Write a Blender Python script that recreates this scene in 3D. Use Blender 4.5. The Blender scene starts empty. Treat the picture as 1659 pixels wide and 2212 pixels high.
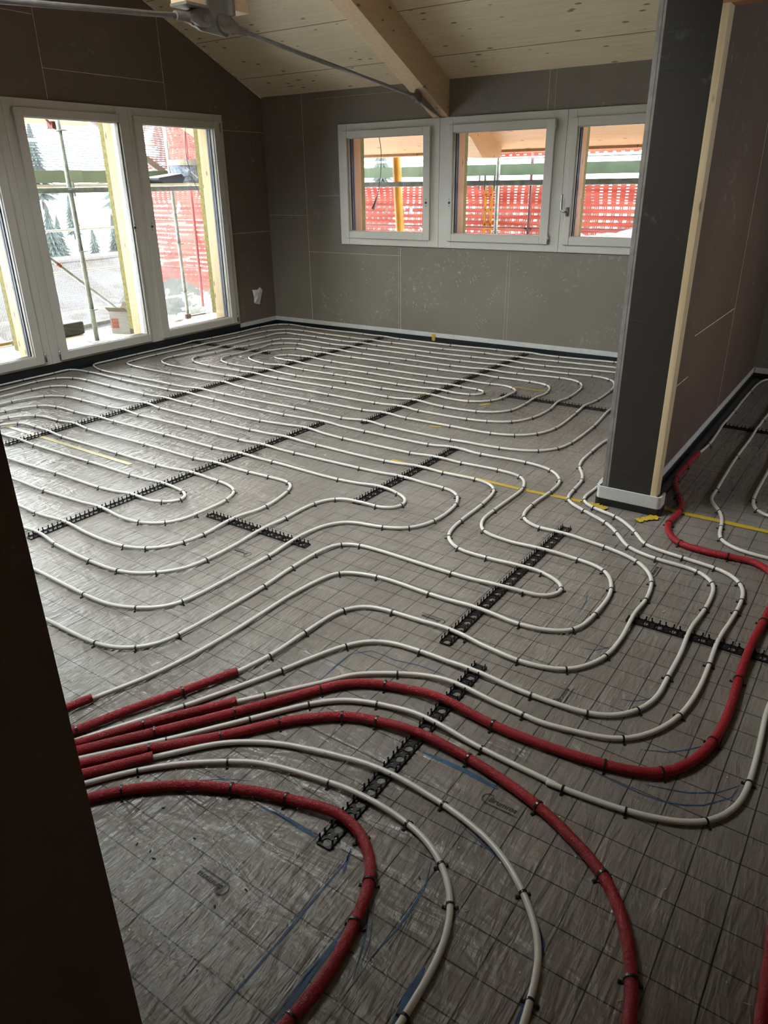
import bpy, bmesh, math, random
from mathutils import Vector, Matrix
C = bpy.context.scene.collection
sc = bpy.context.scene
rnd = random.Random(7)
# ---------------- camera, world, light, exposure ----------------
cam = bpy.data.cameras.new('camera'); co = bpy.data.objects.new('camera', cam); C.objects.link(co)
r_ = Vector((0.82942, 0.55846, -0.01332)); u_ = Vector((-0.21915, 0.34723, 0.91182)); f_ = Vector((-0.51384, 0.75336, -0.41038))
co.matrix_world = Matrix(((r_.x, u_.x, -f_.x, 6.06554), (r_.y, u_.y, -f_.y, -6.66825), (r_.z, u_.z, -f_.z, 1.50682), (0, 0, 0, 1)))
cam.sensor_fit = 'HORIZONTAL'; cam.sensor_width = 36; cam.lens = 36 * 1577.0 / 1659; cam.clip_start = 0.02; cam.clip_end = 500
sc.camera = co
sc.view_settings.view_transform = 'Standard'; sc.view_settings.look = 'None'; sc.view_settings.gamma = 1.0
sc.view_settings.use_curve_mapping = False
sc.view_settings.exposure = 1.52
WORLD = 7.0
wd = bpy.data.worlds.new('sky'); sc.world = wd; wd.use_nodes = True
nt = wd.node_tree; bg = nt.nodes['Background']; bg.inputs[1].default_value = WORLD
tc = nt.nodes.new('ShaderNodeTexCoord'); nz = nt.nodes.new('ShaderNodeTexNoise'); nz.inputs['Scale'].default_value = 1.6; nz.inputs['Detail'].default_value = 5
cr = nt.nodes.new('ShaderNodeValToRGB'); cr.color_ramp.elements[0].position = .35; cr.color_ramp.elements[0].color = (.90, .93, .96, 1); cr.color_ramp.elements[1].position = .65; cr.color_ramp.elements[1].color = (1, .97, .92, 1)
nt.links.new(tc.outputs['Generated'], nz.inputs['Vector']); nt.links.new(nz.outputs['Fac'], cr.inputs['Fac']); nt.links.new(cr.outputs['Color'], bg.inputs[0])
sc.cycles.max_bounces = 10; sc.cycles.diffuse_bounces = 6; sc.cycles.glossy_bounces = 4; sc.cycles.transparent_max_bounces = 16
sc.cycles.caustics_reflective = False; sc.cycles.caustics_refractive = False; sc.cycles.sample_clamp_indirect = 8
def portal(name, loc, sx, sy, direction):
    l = bpy.data.lights.new(name, 'AREA'); l.shape = 'RECTANGLE'; l.size = sx; l.size_y = sy; l.cycles.is_portal = True
    o = bpy.data.objects.new(name, l); C.objects.link(o); o.location = loc
    o.rotation_euler = Vector(direction).to_track_quat('-Z', 'Y').to_euler()
portal('window_portal', (2.85, .12, 1.49), 3.7, 1.15, (0, -1, 0))
portal('window_portal', (-.12, -2.4, 1.13), 2.1, 3.6, (1, 0, 0))
portal('added_roof_window_portal', (2.9, -4.75, 3.02), 2.9, 2.1, (0, .415, -.91))  # portal over the unseen roof window, added for extra daylight
portal('window_portal', (8.12, -2.0, 1.3), .8, .7, (-1, 0, 0))  # portal over an unseen window opening added to light the right-hand room
K = 1.0  # albedo scale of the colours given to plain() and wood()
# ---------------- material helpers ----------------
def lin(c):
    return tuple(((v / 255) / 12.92 if v / 255 <= .04045 else ((v / 255 + .055) / 1.055) ** 2.4) for v in c) + (1,)
class NT:
    def __init__(s, name):
        s.m = bpy.data.materials.new(name); s.m.use_nodes = True; s.t = s.m.node_tree; s.b = s.t.nodes['Principled BSDF']
        s.co = s.n('ShaderNodeTexCoord')
    def n(s, typ, **k):
        x = s.t.nodes.new(typ)
        for a, v in k.items(): setattr(x, a, v)
        return x
    def l(s, a, b): s.t.links.new(a, b)
    def map(s, scale=(1, 1, 1), rot=(0, 0, 0), loc=(0, 0, 0)):
        m = s.n('ShaderNodeMapping'); m.inputs['Scale'].default_value = scale; m.inputs['Rotation'].default_value = rot; m.inputs['Location'].default_value = loc
        s.l(s.co.outputs['Object'], m.inputs['Vector']); return m.outputs[0]
    def noise(s, vec, scale, detail=4, rough=.5, dist=0):
        x = s.n('ShaderNodeTexNoise'); x.inputs['Scale'].default_value = scale; x.inputs['Detail'].default_value = detail
        x.inputs['Roughness'].default_value = rough; x.inputs['Distortion'].default_value = dist; s.l(vec, x.inputs['Vector']); return x.outputs['Fac']
    def ramp(s, fac, p0, p1, c0=(0, 0, 0, 1), c1=(1, 1, 1, 1)):
        x = s.n('ShaderNodeValToRGB'); e = x.color_ramp.elements; e[0].position = p0; e[1].position = p1; e[0].color = c0; e[1].color = c1
        s.l(fac, x.inputs['Fac']); return x.outputs['Color']
    def mix(s, fac, a, b, mode='MIX'):
        x = s.n('ShaderNodeMix', data_type='RGBA', blend_type=mode)
        for sock, v in ((0, fac), (6, a), (7, b)):
            if hasattr(v, 'is_linked') or hasattr(v, 'links'): s.l(v, x.inputs[sock])
            else: x.inputs[sock].default_value = v
        return x.outputs[2]
    def math(s, op, a, b=0, c=None):
        x = s.n('ShaderNodeMath', operation=op)
        for i, v in enumerate((a, b, c)):
            if v is None: continue
            if hasattr(v, 'links'): s.l(v, x.inputs[i])
            else: x.inputs[i].default_value = v
        return x.outputs[0]
    def bump(s, h, strength, dist=.01, nrm=None):
        x = s.n('ShaderNodeBump'); x.inputs['Strength'].default_value = strength; x.inputs['Distance'].default_value = dist
        s.l(h, x.inputs['Height'])
        if nrm: s.l(nrm, x.inputs['Normal'])
        s.l(x.outputs[0], s.b.inputs['Normal']); return x.outputs[0]
    def set(s, color=None, rough=None, metal=None, spec=None, coat=None):
        I = s.b.inputs
        if color is not None:
            if hasattr(color, 'links'): s.l(color, I['Base Color'])
            else: I['Base Color'].default_value = color
        if rough is not None:
            if hasattr(rough, 'links'): s.l(rough, I['Roughness'])
            else: I['Roughness'].default_value = rough
        if metal is not None: I['Metallic'].default_value = metal
        if spec is not None: I['Specular IOR Level'].default_value = spec
        if coat is not None: I['Coat Weight'].default_value = coat
        return s.m
def plain(name, col, rough=.6, metal=0, var=.15, scale=8, bump=0, bscale=60, spec=.5):
    col = tuple(c * K for c in col[:3]) + (1,)
    n = NT(name); v = n.map()
    f = n.noise(v, scale)
    dark = tuple(c * (1 - var) for c in col[:3]) + (1,); light = tuple(min(1, c * (1 + var)) for c in col[:3]) + (1,)
    n.set(n.ramp(f, .3, .7, dark, light), rough, metal, spec)
    if bump: n.bump(n.noise(v, bscale, 3), bump, .002)
    return n.m
def wood(name, base, dark, axis='x', knots=True, joints=None, rough=.6, grain=1.0):
    n = NT(name)
    s = {'x': (.6, 14, 14), 'y': (14, .6, 14), 'z': (14, 14, .6)}[axis]
    g = n.noise(n.map(s), 4 * grain, 6, .6, .3)
    col = n.ramp(g, .38, .62, dark, base)
    big = n.noise(n.map(tuple(.25 * q for q in s)), 1.2, 2); col = n.mix(.35, col, n.ramp(big, .3, .7, dark, base))
    if knots:
        ks = {'x': (3.0, 8, 8), 'y': (8, 3.0, 8), 'z': (8, 8, 3.0)}[axis]
        vo = n.n('ShaderNodeTexVoronoi'); vo.inputs['Scale'].default_value = 1.6; n.l(n.map(ks), vo.inputs['Vector'])
        k = n.ramp(vo.outputs['Distance'], .10, .16, (1, 1, 1, 1), (0, 0, 0, 1))
        col = n.mix(k, col, tuple(c * .38 for c in dark[:3]) + (1,))
    if joints:
        y = n.n('ShaderNodeSeparateXYZ'); n.l(n.co.outputs['Object'], y.inputs[0])
        fr = n.math('FRACT', n.math('DIVIDE', n.math('ADD', y.outputs[1], joints[1]), joints[0]))
        d = n.math('ABSOLUTE', n.math('SUBTRACT', fr, .5))
        col = n.mix(n.ramp(d, .4935, .4965), col, (.03, .022, .012, 1))
    n.set(col, rough)
    n.bump(g, .12, .002)
    return n.m
M = {}
def boards(name, base, scuff):
    n = NT(name); v = n.map()
    a = n.noise(v, 1.1, 5, .6); col = n.ramp(a, .3, .75, tuple(c * .86 for c in base[:3]) + (1,), tuple(c * 1.12 for c in base[:3]) + (1,))
    fine = n.noise(v, 160, 2); col = n.mix(1.0, col, n.ramp(fine, .3, .7, (.90, .90, .90, 1), (1, 1, 1, 1)), 'MULTIPLY')
    s1 = n.noise(v, 2.1, 6, .72, 1.2); s2 = n.noise(v, 23, 5, .7, .4)
    m = n.math('MULTIPLY', n.ramp(s1, .53, .68), n.ramp(s2, .53, .64)); m = n.math('MULTIPLY', m, .6)
    col = n.mix(m, col, scuff)
    st = n.noise(n.map((1.2, 1.2, 26)), 2.0, 3, .5, 1.5); col = n.mix(n.math('MULTIPLY', n.ramp(st, .66, .72), .10), col, scuff)
    n.set(col, .68, 0, .22); n.bump(fine, .05, .001); return n.m
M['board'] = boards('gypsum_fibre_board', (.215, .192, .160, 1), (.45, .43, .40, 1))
M['board_l'] = boards('shaded_gypsum_fibre_board', (.165, .130, .106, 1), (.42, .38, .34, 1))  # same board as the back wall, backlit shade put into the colour
M['pier'] = boards('shaded_pier_board', (.036, .031, .026, 1), (.15, .14, .13, 1))  # same board again, the pier's shade is put into the colour
M['brown'] = boards('brown_partition_board', (.125, .088, .070, 1), (.36, .32, .28, 1))
M['ceil'] = wood('spruce_ceiling', (.88, .76, .55, 1), (.76, .63, .43, 1), 'x', True, (.55, .03 + .275), .6)
M['beam'] = wood('glulam_beam', (.72, .52, .34, 1), (.60, .42, .26, 1), 'y', True)
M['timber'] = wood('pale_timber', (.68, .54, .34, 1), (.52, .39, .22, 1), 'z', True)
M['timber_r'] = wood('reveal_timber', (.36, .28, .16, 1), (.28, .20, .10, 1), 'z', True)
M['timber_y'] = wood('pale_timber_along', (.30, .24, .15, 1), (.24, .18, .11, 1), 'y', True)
M['timber_x'] = wood('eave_timber', (.42, .22, .10, 1), (.34, .17, .07, 1), 'x', True)  # orange light on the eave is put into this wood colour
M['outwood'] = wood('weathered_deck_wood', (.62, .54, .42, 1), (.50, .42, .30, 1), 'y', True)
M['reveal'] = wood('reveal_timber', (.52, .37, .19, 1), (.40, .27, .13, 1), 'z', True)
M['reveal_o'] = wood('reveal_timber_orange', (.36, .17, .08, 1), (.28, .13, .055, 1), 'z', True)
M['wool'] = plain('mineral_wool', (.13, .11, .035, 1), .95, 0, .3, 40, .8, 90)
M['white'] = plain('white_paint', (.53, .51, .465, 1), .38, 0, .03, 3)
M['gasket'] = plain('rubber_gasket', (.008, .012, .03, 1), .5)
M['foam'] = plain('foam_edge_strip', (.52, .52, .51, 1), .75, 0, .08, 30, .3, 120)
M['blackfoil'] = plain('black_foil', (.008, .011, .012, 1), .38, 0, .3, 20, .8, 50)
M['steel'] = plain('dark_steel', (.20, .185, .18, 1), .42, .5, .15, 20)
M['castiron'] = plain('cast_steel', (.19, .165, .145, 1), .5, .3, .2, 30, .2, 150)
M['zinc'] = plain('galvanised_steel', (.40, .43, .42, 1), .45, .6, .25, 14)
M['zinc_out'] = plain('scaffold_tube_steel', (.20, .22, .20, 1), .5, .3, .35, 14)
M['plate'] = plain('galvanised_plate', (.30, .285, .265, 1), .5, .3, .1, 20)
M['chrome'] = plain('brushed_metal', (.35, .34, .33, 1), .3, .9, .05)
M['pipe'] = plain('white_plastic_pipe', (.58, .55, .515, 1), .30, 0, .03, 5)
n = NT('red_insulation'); v = n.map()
f1 = n.noise(v, 5, 2); n.set(n.ramp(f1, .3, .7, (.25, .006, .012, 1), (.34, .011, .020, 1)), .36, 0, .35)
wv = n.noise(n.map((1, 1, 1)), 150, 3, .6, 1.2); n.bump(wv, .8, .006); M['red'] = n.m
M['clip'] = plain('black_plastic_clip', (.012, .012, .013, 1), .28, 0, .1)
M['rail'] = plain('black_plastic_rail', (.008, .008, .008, 1), .38, 0, .2, 20)
def tape_mat(name, c, rough=.4):
    n = NT(name); v = n.map(); f = n.noise(v, 60, 4, .6, 1); n.set(n.ramp(f, .3, .7, tuple(q * .75 for q in c[:3]) + (1,), c), rough); n.bump(f, .4, .003); return n.m
M['tape'] = tape_mat('yellow_tape', (.52, .36, .03, 1))
M['tape_pale'] = tape_mat('faded_yellow_tape', (.42, .36, .18, 1))
M['ink'] = plain('print_ink', (.015, .015, .016, 1), .6)
M['blueink'] = plain('blue_marker', (.022, .065, .15, 1), .6, 0, .5, 30)
M['plaster'] = plain('plaster_crumb', (.6, .58, .55, 1), .8)
M['darkcrumb'] = plain('dark_crumb', (.04, .04, .04, 1), .8)
M['straw'] = plain('wood_splinter', (.5, .38, .2, 1), .8)
M['paper'] = plain('white_paper', (.70, .70, .70, 1), .7, 0, .1, 60, .6, 60)
# floor foil: aluminium laminate film with a printed 10 cm grid, wrinkled
n = NT('floor_foil')
rot = n.map((1, 1, 1), (0, 0, .010)); sx = n.n('ShaderNodeSeparateXYZ'); n.l(rot, sx.inputs[0])
def gl(out, off):
    fr = n.math('FRACT', n.math('MULTIPLY', n.math('ADD', out, off), 10))
    return n.ramp(n.math('ABSOLUTE', n.math('SUBTRACT', fr, .5)), .480, .486)
gx = gl(sx.outputs[0], -.011); gy = gl(sx.outputs[1], -.0015)
grid = n.math('MAXIMUM', gx, gy)
reg = n.noise(n.map(), .55, 2, .4)
so = n.n('ShaderNodeSeparateXYZ'); n.l(n.co.outputs['Object'], so.inputs[0])
left = n.math('ADD', n.math('MULTIPLY', so.outputs[0], .5), n.math('MULTIPLY', so.outputs[1], -.28))
left = n.math('ADD', left, n.math('MULTIPLY', reg, .9))
vis = n.ramp(n.math('MULTIPLY', left, .2), .60, .76, (.08, .08, .08, 1), (1, 1, 1, 1))
blot = n.noise(n.map(), 3.2, 5, .6, .4)
fm = n.noise(n.map((26, 9, 1), (0, 0, .2)), 1.2, 4, .65, .6)
base = n.ramp(n.math('ADD', n.math('MULTIPLY', blot, .72), n.math('MULTIPLY', fm, .28)), .36, .64, (.156, .135, .118, 1), (.218, .192, .171, 1))
col = n.mix(n.math('MULTIPLY', n.math('MULTIPLY', grid, vis), .93), base, (.012, .011, .010, 1))
film = n.noise(n.map(), 30, 5, .65, .8)
n.set(col, n.ramp(film, .3, .7, (.30, .30, .30, 1), (.38, .38, .38, 1)), 0.0, .7)
rib = n.noise(n.map((60, 3.2, 1), (0, 0, .06)), 1.5, 3, .5, .35)
wr1 = n.noise(n.map((1.6, 4.5, 1), (0, 0, .35)), 3.2, 3, .5, .9)
wr2 = n.noise(n.map((9, 2.2, 1), (0, 0, .5)), 3.0, 3, .5, .7)
lowmask = n.ramp(n.math('MULTIPLY', left, .2), .48, .66, (1, 1, 1, 1), (.22, .22, .22, 1))
wr3 = n.noise(n.map((40, 11, 1), (0, 0, .45)), 1.0, 4, .6, .8)
h = n.math('ADD', n.math('MULTIPLY', wr1, 1.5), n.math('MULTIPLY', wr2, 1.3)); h = n.math('ADD', h, n.math('MULTIPLY', wr3, .75))
h = n.math('ADD', n.math('MULTIPLY', h, lowmask), n.math('MULTIPLY', rib, .10))
n.bump(h, 1.0, .028); M['floor'] = n.m
# glass
n = NT('window_glass'); t = n.t; tr = n.n('ShaderNodeBsdfTransparent'); gs = n.n('ShaderNodeBsdfGlossy'); gs.inputs['Roughness'].default_value = .02
tr.inputs[0].default_value = (.93, .96, .95, 1)
fr = n.n('ShaderNodeFresnel'); fr.inputs['IOR'].default_value = 1.35; mx = n.n('ShaderNodeMixShader')
n.l(fr.outputs[0], mx.inputs[0]); n.l(tr.outputs[0], mx.inputs[1]); n.l(gs.outputs[0], mx.inputs[2])
n.l(mx.outputs[0], t.nodes['Material Output'].inputs[0]); t.nodes.remove(n.b); M['glass'] = n.m
# ---------------- mesh helpers ----------------
def bx(bm, x0, x1, y0, y1, z0, z1):
    vs = [bm.verts.new(p) for p in ((x0, y0, z0), (x1, y0, z0), (x1, y1, z0), (x0, y1, z0), (x0, y0, z1), (x1, y0, z1), (x1, y1, z1), (x0, y1, z1))]
    for f in ((0, 3, 2, 1), (4, 5, 6, 7), (0, 1, 5, 4), (1, 2, 6, 5), (2, 3, 7, 6), (3, 0, 4, 7)): bm.faces.new([vs[i] for i in f])
def link(name, bm, mat, parent=None, smooth=False, bevel=0):
    me = bpy.data.meshes.new(name); bmesh.ops.recalc_face_normals(bm, faces=bm.faces); bm.to_mesh(me); bm.free()
    me.materials.append(M[mat] if isinstance(mat, str) else mat)
    if smooth:
        for p in me.polygons: p.use_smooth = True
    o = bpy.data.objects.new(name, me); C.objects.link(o)
    if parent: o.parent = parent
    if bevel:
        b = o.modifiers.new('bevel', 'BEVEL'); b.width = bevel; b.segments = 2; b.limit_method = 'ANGLE'
    return o
def tag(o, label, cat, group=None, kind=None):
    o['label'] = label; o['category'] = cat
    if group: o['group'] = group
    if kind: o['kind'] = kind
    return o
def struct(o): o['kind'] = 'structure'; return o
def empty(name, loc=(0, 0, 0)):
    o = bpy.data.objects.new(name, None); C.objects.link(o); o.location = loc; o.empty_display_size = .1; return o
def boxes(name, lst, mat, parent=None, bevel=0):
    bm = bmesh.new()
    for b in lst: bx(bm, *b)
    return link(name, bm, mat, parent, False, bevel)
def cyl(bm, p0, p1, r0, r1=None, n=16, cap=True):
    p0 = Vector(p0); p1 = Vector(p1); r1 = r0 if r1 is None else r1
    d = (p1 - p0).normalized(); a = d.orthogonal().normalized(); b = d.cross(a)
    A = [bm.verts.new(p0 + (a * math.cos(2 * math.pi * i / n) + b * math.sin(2 * math.pi * i / n)) * r0) for i in range(n)]
    B = [bm.verts.new(p1 + (a * math.cos(2 * math.pi * i / n) + b * math.sin(2 * math.pi * i / n)) * r1) for i in range(n)]
    for i in range(n): bm.faces.new((A[i], A[(i + 1) % n], B[(i + 1) % n], B[i]))
    if cap: bm.faces.new(list(reversed(A))); bm.faces.new(B)
def prism(bm, poly, axis, a0, a1):
    def P(u, v, a): return {'x': (a, u, v), 'y': (u, a, v), 'z': (u, v, a)}[axis]
    A = [bm.verts.new(P(u, v, a0)) for u, v in poly]; B = [bm.verts.new(P(u, v, a1)) for u, v in poly]
    m = len(poly); bm.faces.new(A); bm.faces.new(list(reversed(B)))
    for i in range(m): bm.faces.new((A[i], B[i], B[(i + 1) % m], A[(i + 1) % m]))
def catmull(pts, step):
    out = []
    P = [pts[0]] + pts + [pts[-1]]
    for i in range(1, len(P) - 2):
        p0, p1, p2, p3 = [Vector(q) for q in P[i - 1:i + 3]]
        L = (p2 - p1).length
        if L < 1e-5: continue
        t1 = L ** .5; t0 = max((p1 - p0).length, 1e-4) ** .5; t2 = max((p3 - p2).length, 1e-4) ** .5
        m1 = ((p1 - p0) / t0 - (p2 - p0) / (t0 + t1) + (p2 - p1) / t1) * t1 if (p1 - p0).length > 1e-6 else (p2 - p1)
        m2 = ((p2 - p1) / t1 - (p3 - p1) / (t1 + t2) + (p3 - p2) / t2) * t1 if (p3 - p2).length > 1e-6 else (p2 - p1)
        n = max(1, int(L / step))
        for k in range(n):
            t = k / n; out.append((2 * t**3 - 3 * t**2 + 1) * p1 + (t**3 - 2 * t**2 + t) * m1 + (-2 * t**3 + 3 * t**2) * p2 + (t**3 - t**2) * m2)
    out.append(Vector(pts[-1])); return out
def sweep(bm, path, rad, n=12, rfun=None):
    rings = []
    for i, p in enumerate(path):
        d = (path[min(i + 1, len(path) - 1)] - path[max(i - 1, 0)]); d = d.normalized() if d.length > 1e-9 else Vector((1, 0, 0))
        s = d.cross(Vector((0, 0, 1)));
        s = s.normalized() if s.length > 1e-6 else Vector((1, 0, 0)); up = s.cross(d)
        ring = []
        for k in range(n):
            a = 2 * math.pi * k / n; r = rad if rfun is None else rad * rfun(i, a)
            ring.append(bm.verts.new(p + (s * math.cos(a) + up * math.sin(a)) * r))
        rings.append(ring)
    for A, B in zip(rings, rings[1:]):
        for k in range(n): bm.faces.new((A[k], A[(k + 1) % n], B[(k + 1) % n], B[k]))
    bm.faces.new(list(reversed(rings[0]))); bm.faces.new(rings[-1])
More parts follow.
